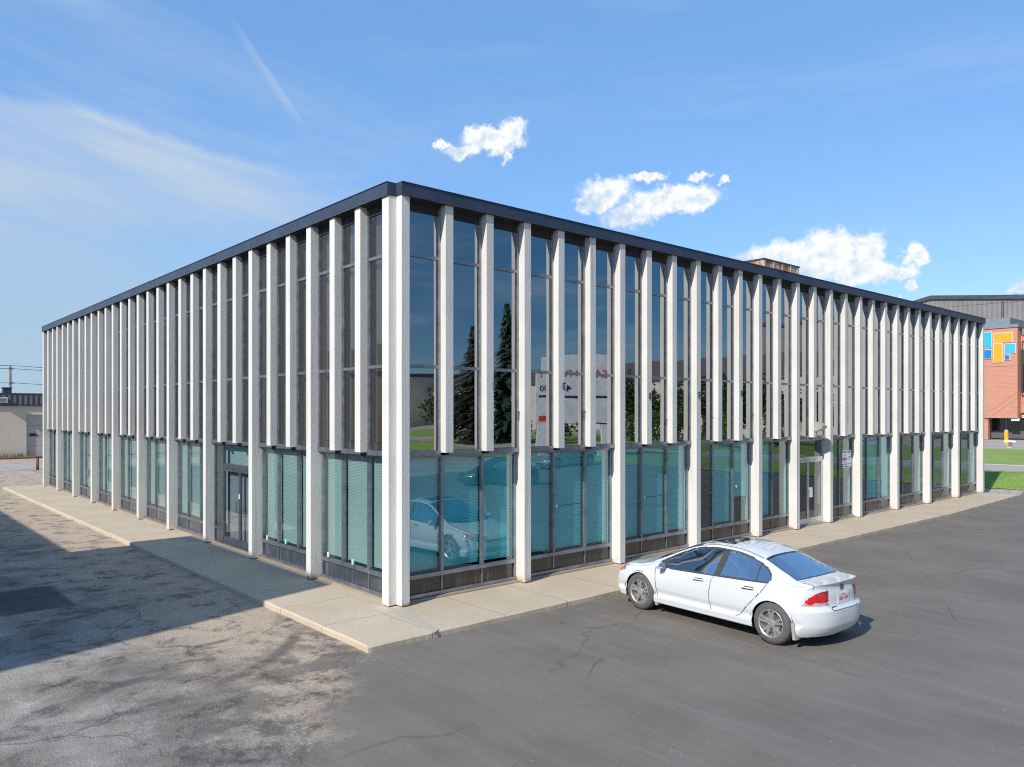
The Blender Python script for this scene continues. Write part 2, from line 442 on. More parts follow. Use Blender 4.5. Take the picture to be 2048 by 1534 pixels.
def m_rust():
    m, nt, bs = mat('rusty_painted_steel')
    p = nt.pos()
    st = nt.noise(nt.mapping(p, scale=(4,4,.7)), 1., 5, .65)
    nt.put(bs.inputs['Base Color'], nt.mix(nt.rng(st,.46,.58), (.50,.43,.34), (.42,.15,.05))); bs.inputs['Roughness'].default_value=.75
    return m
M['rust'] = m_rust()
# ================================================================= OFFICE BUILDING
bld = thing('office_building', 'two storey office building faced with closely spaced white concrete fins and dark glass', 'building', (0,0,0))
RE = [.183, 3.137, 6.082, 9.022, 11.942, 14.021, 16.099, 18.144, 21.082, 24.02, 26.965, 29.865]   # right edges of the front pillars
NR = [2,2,2,2,1,1,1,2,2,2,2]                                                                     # short ribs between them
LE = [.003, 2.996, 5.99, 9.02, 12.03, 15.06, 18.10, 21.12, 24.17, 27.24, 30.27]                   # near edges of the side pillars
PW, PF = .19, -.163
TOPZ, FB = 7.66, 7.44
XE, YE = 29.87, 30.47
RW = random.Random(5)
class Face:
    def __init__(s, swap): s.swap = swap
    def box(s, b, u0,u1,d0,d1,z0,z1, mi=0):
        if s.swap: b.box(d0,d1,u0,u1,z0,z1,mi)
        else: b.box(u0,u1,d0,d1,z0,z1,mi)
    def quad(s, b, u0,u1,d,z0,z1, mi=0):
        pts = [(u0,d,z0),(u1,d,z0),(u1,d,z1),(u0,d,z1)]
        if s.swap: pts = [(p[1],p[0],p[2]) for p in pts]
        b.face(pts, mi)
    def pane(s, b, u0,u1,d,z0,z1):
        a, c = (RW.random()-.5)*.0024, (RW.random()-.5)*.0024      # glass never sits dead true in its frame
        b.face([s.pt(u0,d-a-c,z0),s.pt(u1,d+a-c,z0),s.pt(u1,d+a+c,z1),s.pt(u0,d-a+c,z1)])
    def pt(s, u, d, z): return (d,u,z) if s.swap else (u,d,z)
FR, FL = Face(False), Face(True)

# shell: roof slab, floors, inner core
b = MB(); b.box(.05,XE-.2,.05,YE-.2,7.38,7.50); b.build('roof', M['roof'], bld)
b = MB(); b.box(.14,XE-.3,.14,YE-.3,2.86,2.98); b.build('upper_floor', M['inside_floor'], bld)
b = MB(); b.box(.2,XE-.3,.2,YE-.3,.0,.095); b.build('ground_floor', M['inside_floor'], bld)
b = MB(); b.box(4.5,XE-.4,5.0,YE-.4,.10,2.85); b.box(4.5,XE-.4,5.0,YE-.4,2.99,7.37)
for u in (6.0, 12.0, 18.1, 24.0):
    b.box(u-.05,u+.05,.45,4.98,.10,2.85); b.box(u-.05,u+.05,.45,4.98,2.99,7.37)
    b.box(.45,4.48,u+.3-.05,u+.3+.05,.10,2.85); b.box(.45,4.48,u+.3-.05,u+.3+.05,2.99,7.37)
b.build('inner_wall', M['inside'], bld)
b = MB(); b.box(XE-.19,XE-.01,.2,YE,.0,FB); b.box(.2,XE-.2,YE-.19,YE-.01,.0,FB); b.build('rear_wall', M['stucco'], bld)
# fascia in runs with a stepped corner; screws along the bottom edge; seams between lengths
def fascia(face, u0, u1, name):
    b = MB()
    face.box(b, u0, u1, PF-.03, .12, FB, TOPZ)
    face.box(b, u0, u1, PF-.045, .12, TOPZ+.001, TOPZ+.012)
    face.box(b, u0+.004, u1-.004, PF-.036, PF-.0301, FB-.014, FB+.012, 1)
    k = u0 + 1.1
    while k < u1:
        face.box(b, k-.006, k+.006, PF-.034, PF-.0301, FB+.013, TOPZ-.002, 1); k += 2.44
    k = u0 + .25
    while k < u1:
        face.box(b, k-.008, k+.008, PF-.036, PF-.0301, FB+.022, FB+.038, 1); k += .52
    return b.build(name, [M['fascia'], M['frame_dark']], bld)
fascia(FR, .003-.012, XE+.03, 'fascia')
fascia(FL, .003-.012, YE+.03, 'fascia')
# soffit with painted-in shade above the upper windows and the slab edge between storeys
b = MB(); FR.box(b, .19, XE-.02, -.155, .30, 7.426, 7.438); b.build('soffit', M['soffit'], bld)
b = MB(); FL.box(b, .31, YE-.02, -.155, .30, 7.426, 7.438); b.build('soffit', M['soffit'], bld)
# footings under the glazing
b = MB(); FR.box(b, .19, XE-.02, -.01+.0, .3, -.02, .142); b.build('footing', M['footing'], bld, bevel=.015)
b = MB(); FL.box(b, .31, YE-.02, -.01, .3, -.02, .146); b.build('footing', M['footing'], bld, bevel=.015)

def pillar(face, u0, u1, dback=.27, z0=.12):
    b = MB(); face.box(b, u0, u1, PF, dback, z0, FB-.002)
    return b.build('pillar', M['stucco'], bld, bevel=.010)
def rib(face, u0, u1):
    b = MB(); face.box(b, u0, u1, PF+.012, .031, 2.815, FB-.002)
    return b.build('rib', M['stucco'], bld, bevel=.010)
# corner: two pillars that meet in a re-entrant angle
pillar(FR, .003, RE[0], .1); 
b = MB(); FL.box(b, .003, .223, PF, .0015, .12, FB-.002); b.build('pillar', M['stucco'], bld, bevel=.010)
for r in RE[1:-1]: pillar(FR, r-PW, r)
pillar(FR, RE[-1]-PW, RE[-1], .3)
for l in LE[1:]: pillar(FL, l, l+.20)

def upper_window(face, u0, u1, side):
    fr = MB(); t = .048
    f0, f1, g = .0, .066, .036
    face.box(fr, u0, u0+t, f0, f1, 2.86, 7.37); face.box(fr, u1-t, u1, f0, f1, 2.86, 7.37)
    for z in (6.445, 4.42): face.box(fr, u0+t, u1-t, f0+.004, f1-.004, z-.03, z+.03)
    face.box(fr, u0+t, u1-t, f0+.012, f1, 7.245, 7.368, 1); face.box(fr, u0, u1, f0, f1, 7.371, 7.425, 1)  # dark head strips stand in for the shade below the fascia
    face.box(fr, u0, u1, f0-.012, .115, 2.765, 2.858)
    # slim inner sash lines
    for (a, c) in ((2.86,4.39),(4.45,6.415)):
        face.box(fr, u0+t, u0+t+.018, f0+.018, f1-.006, a, c); face.box(fr, u1-t-.018, u1-t, f0+.018, f1-.006, a, c)
    w = fr.build('upper_window', [M['frame'], M['soffit']], bld)
    p = MB()
    for (a, c) in ((2.862,4.388),(4.452,6.413),(6.477,7.243)): face.pane(p, u0+t+.002, u1-t-.002, g, a, c)
    p.build('pane', M['glass_up'] if side == 'right' else M['glass_up_side'], w, recalc=False)
    d = MB()
    if side == 'left':
        N = 26; a0 = u0+.05; 
        for i in range(N):
            ua, ub = a0+(u1-u0-.1)*i/N, a0+(u1-u0-.1)*(i+1)/N
            da, db = .20+.035*math.sin(i*1.9), .20+.035*math.sin((i+1)*1.9)
            pts = [face.pt(ua,da,3.0),face.pt(ub,db,3.0),face.pt(ub,db,7.3),face.pt(ua,da,7.3)]; d.face(pts)
        d.build('drape', M['drape'], w, smooth=True)
    else:
        kind = RW.random()
        z0 = 4.5 if kind < .6 else 5.6
        z = z0
        while z < 6.40:
            pts = [face.pt(u0+.06,.145,z),face.pt(u1-.06,.145,z),face.pt(u1-.06,.165,z+.026),face.pt(u0+.06,.165,z+.026)]; d.face(pts); z += .03
        d.build('blind', M['blind_dark'], w)
    return w
def slats(face, d, u0, u1, z0, z1, dep=.20):
    z = z0
    while z < z1:
        d.face([face.pt(u0,dep-.0035,z),face.pt(u1,dep-.0035,z),face.pt(u1,dep+.0035,z+.0312),face.pt(u0,dep+.0035,z+.0312)]); z += .030
def ground_window(face, u0, u1, mull, side, blind=1.0, panel=True):
    """full bay: glass above, dark spandrel panels below; mull = mullion centre lines"""
    fr = MB(); t = .055; f0, f1, g = .085, .15, .118
    us = [u0+t] + [m for m in mull] + [u1-t]
    face.box(fr, u0, u0+t, f0, f1, .215, 2.763); face.box(fr, u1-t, u1, f0, f1, .215, 2.763)
    face.box(fr, u0, u1, f0-.012, f1, .147, .213)
    face.box(fr, u0+t, u1-t, f0-.010, f1, .50, .575)
    face.box(fr, u0+t, u1-t, f0+.004, f1, 2.715, 2.761)
    edges = []
    for m in mull:
        face.box(fr, m-.032, m+.032, f0-.004, f1, .577, 2.713)
        face.box(fr, m-.014, m+.014, f0+.01, f1, .215, .498)
        edges.append(m)
    w = fr.build('ground_window', M['frame'], bld)
    p = MB(); lim = [u0+t]+edges+[u1-t]
    for i in range(len(lim)-1): face.pane(p, lim[i]+.02, lim[i+1]-.02, g, .577, 2.713)
    p.build('pane', M['glass_low'] if side == 'right' else M['glass_side'], w, recalc=False)
    s = MB()
    for i in range(len(lim)-1): face.quad(s, lim[i]+.01, lim[i+1]-.01, g-.002, .214, .499)
    s.build('spandrel_panel', M['spandrel'] if side == 'right' else M['spandrel_side'], w, recalc=False)
    d = MB()
    for i in range(len(lim)-1):
        if RW.random() < blind: slats(face, d, lim[i]+.035, lim[i+1]-.03, .62 if side == 'left' or blind == 1.0 or RW.random()<.7 else 1.25, 2.70)
    if d.f: d.build('blind', M['blind_teal'] if side == 'right' else M['blind'], w)
    return w
# ---- right (front) facade
doorR, signbay = 5, 6
for i in range(len(RE)-1):
    n = NR[i]; step = (RE[i+1]-RE[i])/(n+1)
    ed = [RE[i]+step*k for k in range(n+2)]
    for k in range(1, n+1): rib(FR, ed[k]-PW, ed[k])
    for k in range(n+1): upper_window(FR, ed[k]+.003, ed[k+1]-PW-.003, 'right')
    if i != doorR:
        bl = 1.0 if i < 3 else (.6 if i == 3 else (.4 if i in (7,) else .12))
        ground_window(FR, ed[0]+.003, ed[-1]-PW-.003, [e-PW/2 for e in ed[1:-1]], 'right', bl)
# ---- left (side) facade
doorL = 2
for i in range(len(LE)-1):
    a, c = (LE[i]+.22 if i == 0 else LE[i]+.20), LE[i+1]
    step = (c-a-2*.2)/3
    cs = [a+step*k+.2*(k-1) for k in (1,2)]           # near edges of the ribs
    cs = [a+step, a+2*step+.2]
    for r in cs: rib(FL, r, r+.2)
    ops = [(a, cs[0]), (cs[0]+.2, cs[1]), (cs[1]+.2, c)]
    for (p0, p1) in ops: upper_window(FL, p0+.003, p1-.003, 'left')
    if i != doorL:
        ground_window(FL, a+.003, c-.003, [cs[0]+.1, cs[1]+.1], 'left', 1.0 if i < 6 else .7)
# ---- front door (aluminium double door with a transom light)
M['alu'] = simple('bright_aluminium', (.62,.64,.66), .35, .7, .12, 5)
M['alu_dark'] = simple('dark_anodised_aluminium', (.16,.17,.20), .35, .65, .2, 5)
M['black'] = simple('black_plastic', (.02,.02,.022), .45)
M['white_plastic'] = simple('white_plastic', (.75,.76,.78), .4)
def leaf(face, u0, u1, z0, z1, mfr, glass, root, handle_u, closer=False, push=False):
    fr = MB(); t=.055; f0,f1=.075,.125
    face.box(fr,u0,u0+t,f0,f1,z0,z1); face.box(fr,u1-t,u1,f0,f1,z0,z1)
    face.box(fr,u0+t,u1-t,f0+.002,f1,z0,z0+.16); face.box(fr,u0+t,u1-t,f0+.002,f1,z1-.07,z1)
    l = fr.build('door_leaf', mfr, root, bevel=.004)
    p = MB(); face.quad(p,u0+t,u1-t,.10,z0+.16,z1-.07); p.build('pane', glass, l, recalc=False)
    h = MB()
    if push: face.box(h, handle_u-.075, handle_u+.075, .035, .073, z0+.80, z0+1.10)
    else: h.tube([face.pt(handle_u,.073,z0+.85),face.pt(handle_u,.03,z0+.87),face.pt(handle_u,.03,z0+1.13),face.pt(handle_u,.073,z0+1.15)], .012)
    h.build('handle', M['white_plastic'] if push else mfr, l)
    return l
u0, u1 = RE[5]+.003, RE[6]-PW-.003
fr = MB(); DT = 2.12
FR.box(fr,u0,u0+.05,.07,.15,.147,2.763); FR.box(fr,u1-.05,u1,.07,.15,.147,2.763)
FR.box(fr,u0+.05,u1-.05,.068,.15,DT,DT+.09); FR.box(fr,u0+.05,u1-.05,.072,.15,2.71,2.763)
FR.box(fr,u0+.05,u1-.05,.06,.15,.143,.165)
ent = fr.build('front_entrance', M['alu'], bld)
p = MB(); FR.quad(p,u0+.05,u1-.05,.10,DT+.09,2.71); p.build('transom_pane', M['glass_door'], ent, recalc=False)
umid = (u0+u1)/2
leaf(FR,u0+.052,umid-.004,.168,DT-.003,M['alu'],M['glass_door'],ent,umid-.10)
leaf(FR,umid+.004,u1-.052,.168,DT-.003,M['alu'],M['glass_door'],ent,umid+.13,push=True)
M['notice'] = simple('white_notice_card', (.75,.75,.72), .7)
b = MB(); FR.box(b,u0+.14,u0+.45,.094,.098,1.55,1.72); b.build('notice_card', M['notice'], ent)
# ---- side door
i = doorL; a, c = LE[2]+.20, LE[3]
fr = MB(); u0, u1 = a+.003, c-.003; us = u1-.62
for (p0,p1) in ((u0,u0+.06),(u1-.06,u1),(us,us+.08)): FL.box(fr,p0,p1,.07,.15,.147,2.763)
FL.box(fr,u0+.06,us,.066,.15,2.13,2.25); FL.box(fr,u0+.06,us,.072,.15,2.70,2.763); FL.box(fr,us+.08,u1-.06,.072,.15,2.70,2.763)
FL.box(fr,us+.08,u1-.06,.066,.15,.50,.575); FL.box(fr,u0+.06,u1-.06,.06,.15,.150,.20)
en2 = fr.build('side_entrance', M['alu_dark'], bld)
p = MB(); FL.quad(p,u0+.06,us,.10,2.25,2.70); FL.quad(p,us+.08,u1-.06,.10,.575,2.70); p.build('transom_pane', M['glass_side'], en2, recalc=False)
s = MB(); FL.quad(s,us+.08,u1-.06,.10,.20,.50); s.build('spandrel_panel', M['spandrel_side'], en2, recalc=False)
um = (u0+.06+us)/2
leaf(FL,u0+.062,um-.004,.203,2.128,M['alu_dark'],M['glass_door'],en2,um-.10)
leaf(FL,um+.004,us-.002,.203,2.128,M['alu_dark'],M['glass_door'],en2,um+.10)
d = MB(); slats(FL, d, u0+.1, us-.05, .3, 2.68, .24); slats(FL, d, us+.1, u1-.08, .62, 2.68, .24); d.build('blind', M['blind'], en2)
M['teal_tag'] = simple('pale_teal_tag', (.35,.75,.70), .5)
b = MB(); FL.box(b,um-.05,um+.03,.066,.070,1.40,1.52); b.build('key_tag', M['teal_tag'], en2)
# small blocks under each side rib
b = MB()
# ---- stickers, wands and tags seen on the glass
def disc(face, u, z, r, root_name, m, d=.082):
    b = MB(); N=18
    b.v = []; pts=[face.pt(u+r*math.cos(2*PI*k/N), d, z+r*math.sin(2*PI*k/N)) for k in range(N)]
    pts2=[face.pt(u+r*math.cos(2*PI*k/N), d+.02, z+r*math.sin(2*PI*k/N)) for k in range(N)]
    b.face(pts); b.face(pts2)
    for k in range(N): b.face([pts[k],pts[(k+1)%N],pts2[(k+1)%N],pts2[k]])
    return b.build(root_name, m, bld)
for (px,py,qx) in ((1113,1012,1165),(1289,995,1330),(1473,973,1478)):
    u,z = on_y(px,py,.10); disc(FR,u,z,.033,'window_disc',M['white_plastic'],.095)
    u2,z2 = on_y(qx,py-8,.10)
    b = MB(); FR.box(b,min(u,u2)+.035,max(u,u2),.12,.126,z-.008,z+.008); b.build('blind_rod', M['black'], bld)
for (px,py,m) in ((656,1109,'white_plastic'),(705,1124,'teal_tag'),(534,1075,'white_plastic'),(571,1083,'teal_tag')):
    u,z = on_x(px,py,.10); b = MB(); FL.box(b,u-.035,u+.035,.098,.116,z-.05,z+.05); b.build('window_tag', M[m], bld)
# small rusty hooks left in the fins
for (px,py) in ((987,772),(1126,772),(1299,792),(1396,790),(1482,787)):
    u, z = on_y(px, py, PF+.012)
    b = MB(); FR.box(b, u-.012, u+.012, PF-.03, PF+.014, z-.07, z+.07); FR.box(b, u-.012, u+.06, PF-.032, PF-.012, z+.05, z+.072); b.build('wall_hook', M['frame_dark'], bld)
# drip brackets below the side ribs
for i in range(len(LE)-1):
    a, c = (LE[i]+.22 if i == 0 else LE[i]+.20), LE[i+1]; step=(c-a-.4)/3
    for r in (a+step, a+2*step+.2):
        b = MB(); FL.box(b, r+.03, r+.17, -.04, -.014, 2.70, 2.80); b.build('rib_bracket', M['soffit'], bld)

# ---- rooftop plant (a thing of its own: it stands on the roof)

UY = 3.0
ux0, uz1 = on_y(1528,517,UY); ux1, _ = on_y(1598,540,UY)
ru = thing('rooftop_unit', 'rust streaked boxy ventilation unit standing on the flat office roof', 'ventilation unit', ((ux0+ux1)/2, UY+1.2, 7.50))
cx, cy, cz = ru.location
yb = UY + 2.6
b = MB(); b.box(ux0-cx,ux1-cx,UY-cy,yb-cy,0,uz1-cz-.03); b.build('casing', M['rust'], ru)
b = MB(); b.box(ux0-cx-.03,ux1-cx+.03,UY-cy-.03,yb-cy+.03,uz1-cz-.029,uz1-cz+.02); b.build('lid', M['fascia'], ru)
W = (ux1-ux0)
b = MB()
for t in (.02,.26,.50,.74,.96): b.box(ux0-cx+W*t-.025,ux0-cx+W*t+.025,UY-cy-.03,UY-cy-.001,0,uz1-cz-.03)
b.build('seam_bar', M['rust'], ru)
b = MB(); b.box(ux0-cx+W*.54,ux0-cx+W*.72,UY-cy-.02,UY-cy-.002,.2,uz1-cz-.35); b.build('louvre', M['soffit'], ru)
b = MB(); b.box(ux0-cx+W*.80,ux0-cx+W*.92,UY-cy-.02,UY-cy-.002,.2,uz1-cz-.28); b.build('white_panel', M['white_plastic'], ru)
# small mast
mx, mz = on_y(1801,590,2.0)
mast = MB(); mast.tube([(0,0,0),(0,0,mz-7.5)],.03,8); mast.tube([(-.12,0,mz-7.5-.12),(.12,0,mz-7.5-.12)],.018,6)
tag(mast.build('roof_mast', M['white_plastic'], at=(mx,2.0,7.5)), 'thin white vent mast poking above the dark roof edge', 'mast')

# ---- wall light on the rib beside the front door
ux, uz = on_y(1637,853,-.2)
wl = thing('wall_light', 'sloping grey floodlight box fixed to a fin above the glass front door', 'wall light', (ux, PF+.012, uz))
b = MB()
w=.14
prof = [(0,-.14),(0,.14),(-.08,.14),(-.24,.03),(-.24,-.05),(-.05,-.14)]
for sx in (-w,w):
    b.face([(sx,p[0],p[1]) for p in prof])
for k in range(len(prof)):
    p,q = prof[k],prof[(k+1)%len(prof)]
    b.face([(-w,p[0],p[1]),(w,p[0],p[1]),(w,q[0],q[1]),(-w,q[0],q[1])])
M['lamp_case'] = simple('grey_beige_lamp_casing', (.36,.34,.30), .5)
b.build('casing', M['lamp_case'], wl, bevel=.008)
b = MB(); b.face([(-w+.02,-.235,-.058),(w-.02,-.235,-.058),(w-.02,-.055,-.146),(-w+.02,-.055,-.146)])
b.build('lens', simple('milky_lens', (.72,.72,.68), .3), wl)

# ---- leasing board on the glass
def text(body, size, m, parent, loc, rot, name='lettering', align='LEFT', ext=.002, bold=0., sx=1.):
    cu = bpy.data.curves.new(name, 'FONT'); cu.body = body; cu.size = size; cu.extrude = ext; cu.align_x = align; cu.offset = bold
    cu.resolution_u = 3
    o = bpy.data.objects.new(name, cu); COL.objects.link(o)
    dg = bpy.context.evaluated_depsgraph_get(); me = bpy.data.meshes.new_from_object(o.evaluated_get(dg))
    bpy.data.objects.remove(o); me.materials.clear(); me.materials.append(m)
    o = bpy.data.objects.new(name, me); COL.objects.link(o); o.parent = parent
    o.location = loc; o.rotation_euler = rot; o.scale = (sx,1,1)
    return o
M['navy'] = simple('navy_print', (.015,.022,.06), .5)
M['redprint'] = simple('orange_red_print', (.65,.06,.02), .5)
M['boardwhite'] = simple('white_sign_board', (.74,.76,.80), .5)
M['gold'] = simple('gold_print', (.55,.38,.08), .5)
def emblem(parent, cx, cz, r, y):
    b = MB(); N=40
    for k in range(N):
        a0,a1 = 2*PI*k/N, 2*PI*(k+1)/N
        if abs(math.sin((a0+a1)/2)) < .42: continue
        b.face([(cx+r*.72*math.cos(a0),y,cz+r*math.sin(a0)),(cx+r*.72*math.cos(a1),y,cz+r*math.sin(a1)),(cx+r*.58*math.cos(a1),y,cz+r*.83*math.sin(a1)),(cx+r*.58*math.cos(a0),y,cz+r*.83*math.sin(a0))])
    return b.build('emblem_ring', M['navy'], parent, recalc=False)
sy = .112
x0,z1 = on_y(1683,901,sy); x1,_ = on_y(1703.5,899,sy); z0 = on_y(1683,936,sy)[1]
sg = thing('lease_sign', 'white FOR LEASE board with a red and black emblem stuck on the window glass', 'sign', (x0, sy-.002, z0))
w, h = x1-x0, z1-z0
b = MB(); b.box(0,w,-.008,0,0,h); b.build('board', M['boardwhite'], sg)
rt = (PI/2,0,0)
def fit(o, width):
    xs=[v.co.x for v in o.data.vertices]; cur=max(xs)-min(xs); o.scale=(width/cur,1,1); return o
fit(text('FOR LEASE', h*.135, M['navy'], sg, (w*.05,-.0095,h*.855), rt), w*.90)
emblem(sg, w*.29, h*.53, h*.225, -.0095)
fit(text('SABO', h*.145, M['redprint'], sg, (w*.06,-.0105,h*.475), rt, bold=.006), w*.46)
b = MB(); b.box(w*.10,w*.48,-.0092,-.0085,h*.425,h*.455); b.build('gold_bar', M['gold'], sg)
fit(text('REALTY', h*.07, M['navy'], sg, (w*.60,-.0095,h*.59), rt), w*.32)
fit(text('LTD', h*.06, M['navy'], sg, (w*.68,-.0095,h*.48), rt), w*.14)
b = MB(); b.box(w*.02,w*.98,-.0092,-.0085,h*.04,h*.225); b.build('number_band', M['navy'], sg)
fit(text('465-0000', h*.17, M['boardwhite'], sg, (w*.06,-.0105,h*.075), rt, bold=.003), w*.88)
# ================================================================= CARS
def lerp_tab(tab):
    xs=[t[0] for t in tab]; ys=[t[1] for t in tab]; n=len(xs)
    d=[(ys[i+1]-ys[i])/(xs[i+1]-xs[i]) for i in range(n-1)]
    m=[d[0]]+[0 if d[i-1]*d[i]<=0 else 2*d[i-1]*d[i]/(d[i-1]+d[i]) for i in range(1,n-1)]+[d[-1]]
    def f(x):
        if x<=xs[0]: return ys[0]
        if x>=xs[-1]: return ys[-1]
        lo=0
        while xs[lo+1]<x: lo+=1
        h=xs[lo+1]-xs[lo]; t=(x-xs[lo])/h
        return (2*t**3-3*t*t+1)*ys[lo]+(t**3-2*t*t+t)*h*m[lo]+(-2*t**3+3*t*t)*ys[lo+1]+(t**3-t*t)*h*m[lo+1]
    return f
LEN=4.36
Ztop=lerp_tab([(0,.60),(.12,.665),(.3,.725),(.6,.80),(.9,.868),(1.04,.90),(1.2,.985),(1.5,1.13),(1.8,1.262),(2.05,1.338),(2.4,1.386),(2.8,1.375),(3.1,1.325),(3.3,1.267),(3.55,1.16),(3.8,1.055),(3.95,1.005),(4.1,.99),(4.3,.985),(4.42,.982),(4.54,.975)])
Zbelt=lerp_tab([(0,.54),(.2,.63),(.5,.725),(.9,.785),(1.2,.81),(2,.845),(3,.885),(3.5,.91),(3.9,.925),(4.2,.915),(4.54,.90)])
Wbelt=lerp_tab([(0,.64),(.2,.72),(.5,.78),(.9,.815),(1.5,.835),(2.5,.845),(3.3,.835),(3.8,.80),(4.2,.745),(4.54,.69)])
Wmax=lerp_tab([(0,.76),(.2,.82),(.5,.858),(.9,.874),(2,.876),(3.6,.876),(4.,.862),(4.3,.832),(4.54,.79)])
Wr=lerp_tab([(0,.50),(.3,.60),(.7,.665),(1.04,.71),(1.3,.70),(1.7,.615),(2.05,.565),(2.5,.55),(3.0,.545),(3.3,.56),(3.6,.60),(3.95,.64),(4.2,.62),(4.54,.59)])
Crown=lerp_tab([(0,.05),(.6,.055),(1.04,.05),(1.4,.075),(2.05,.07),(2.6,.06),(3.2,.065),(3.6,.055),(3.95,.028),(4.54,.022)])
def section(s):
    wm,wb,zb,zt,wr = Wmax(s),Wbelt(s),Zbelt(s),Ztop(s),Wr(s)
    zr = max(zt-Crown(s), zb+.012)
    lo = .185
    return [(0,lo),(.30,lo),(wm-.16,lo),(wm-.035,lo+.012),(wm-.012,.255),(wm-.006,.315),(wm-.030,.375),(wm-.006,.47),(wm,.62),
            (wb+.020,zb-.085),(wb+.004,zb-.03),(wb-.02,zb),
            (wb-.02+(wr+.02-wb+.02)*.5+.012, zb+(zr-.02-zb)*.5),(wr+.022,zr-.02),(wr-.03,zr+.012),(wr*.55,zt-Crown(s)*.16),(0,zt)]
NSUB=9
def cr(P):
    out=[]; n=len(P)
    for i in range(n-1):
        p0=P[max(i-1,0)];p1=P[i];p2=P[i+1];p3=P[min(i+2,n-1)]
        for k in range(NSUB):
            t=k/NSUB
            out.append(tuple(.5*((2*b)+(-a+c)*t+(2*a-5*b+4*c-d)*t*t+(-a+3*b-3*c+d)*t**3) for a,b,c,d in zip(p0,p1,p2,p3)))
    out.append(P[-1]); return out
XR=lerp_tab([(.18,.12),(.28,.045),(.36,.012),(.5,0),(.575,.0),(.595,.012),(.62,.05),(.66,.068),(.80,.080),(.91,.100),(.95,.090),(.98,.070)])
XF=lerp_tab([(.18,.12),(.28,.03),(.42,.0),(.52,.01),(.58,.04),(.66,.10),(.78,.18)])
def xr(y,z): return LEN-XR(z)-.27*(abs(y)/.80)**3.2
def xf(y,z): return XF(z)+.34*(abs(y)/.80)**2.6
TS0,FS0=3.72,.75
def place(s,y,z):
    if s>TS0:
        t=(s-TS0)/(LEN-TS0); return TS0+t*(xr(y,z)-TS0)
    if s<FS0:
        t=s/FS0; return s+(1-t)**1.0*0+ (1-t)*(xf(y,z)-s) if t<1 else s
    return s
WFS,WRS,WZ=.90,3.60,.325
ARCH=.352
def inpoly(p,poly):
    x,y=p; c=False; j=len(poly)-1
    for i in range(len(poly)):
        a,b=poly[i],poly[j]
        if (a[1]>y)!=(b[1]>y) and x<(b[0]-a[0])*(y-a[1])/(b[1]-a[1])+a[0]: c=not c
        j=i
    return c
DLO=[(1.22,.845),(1.34,.92),(1.5,1.005),(1.7,1.105),(1.9,1.19),(2.1,1.248),(2.35,1.282),(2.6,1.285),(2.85,1.266),(3.05,1.230),(3.25,1.166),(3.4,1.095),(3.49,1.025),(3.515,.965),(3.50,.935),(3.0,.910),(2.5,.890),(2.0,.872),(1.6,.855)]
def grow(poly,d):
    cx=sum(p[0] for p in poly)/len(poly); cz=sum(p[1] for p in poly)/len(poly)
    out=[]
    n=len(poly)
    for i in range(n):
        a,b,c=poly[i-1],poly[i],poly[(i+1)%n]
        tx,tz=c[0]-a[0],c[1]-a[1]; L=math.hypot(tx,tz); nx,nz=-tz/L,tx/L
        if (b[0]-cx)*nx+(b[1]-cz)*nz<0: nx,nz=-nx,-nz
        out.append((b[0]+nx*d,b[1]+nz*d))
    return out
DLOX=grow(DLO,.022)
def seg_d(p,a,b):
    vx,vz=b[0]-a[0],b[1]-a[1]; t=max(0,min(1,((p[0]-a[0])*vx+(p[1]-a[1])*vz)/(vx*vx+vz*vz)))
    return math.hypot(p[0]-a[0]-t*vx,p[1]-a[1]-t*vz)
def poly_d(p,pts): return min(seg_d(p,pts[i],pts[i+1]) for i in range(len(pts)-1))
GAPS_SIDE=[[(1.24,.83),(1.26,.74),(1.285,.58),(1.30,.42),(1.33,.325)],                  # front door leading edge
      [(2.52,.895),(2.47,.78),(2.44,.58),(2.44,.45),(2.47,.325)],                          # between the doors
      [(3.515,.94),(3.46,.83),(3.35,.70),(3.22,.56),(3.12,.45),(3.03,.345),(2.97,.322)], # rear door trailing edge
      [(1.33,.322),(2.97,.322)]]
DOORF=[(1.24,.85),(1.26,.74),(1.285,.58),(1.30,.42),(1.33,.322),(2.47,.322),(2.44,.45),(2.44,.58),(2.47,.78),(2.52,.9)]
DOORR=[(2.52,.9),(2.47,.78),(2.44,.58),(2.44,.45),(2.47,.322),(2.97,.322),(3.03,.345),(3.12,.45),(3.22,.56),(3.35,.70),(3.46,.83),(3.53,.95)]
PARTS=['body','front_door','rear_door','front_door_window','rear_door_window','quarter_window','windshield','rear_window','sunroof','trunk_lid','hood','tail_light','headlight']
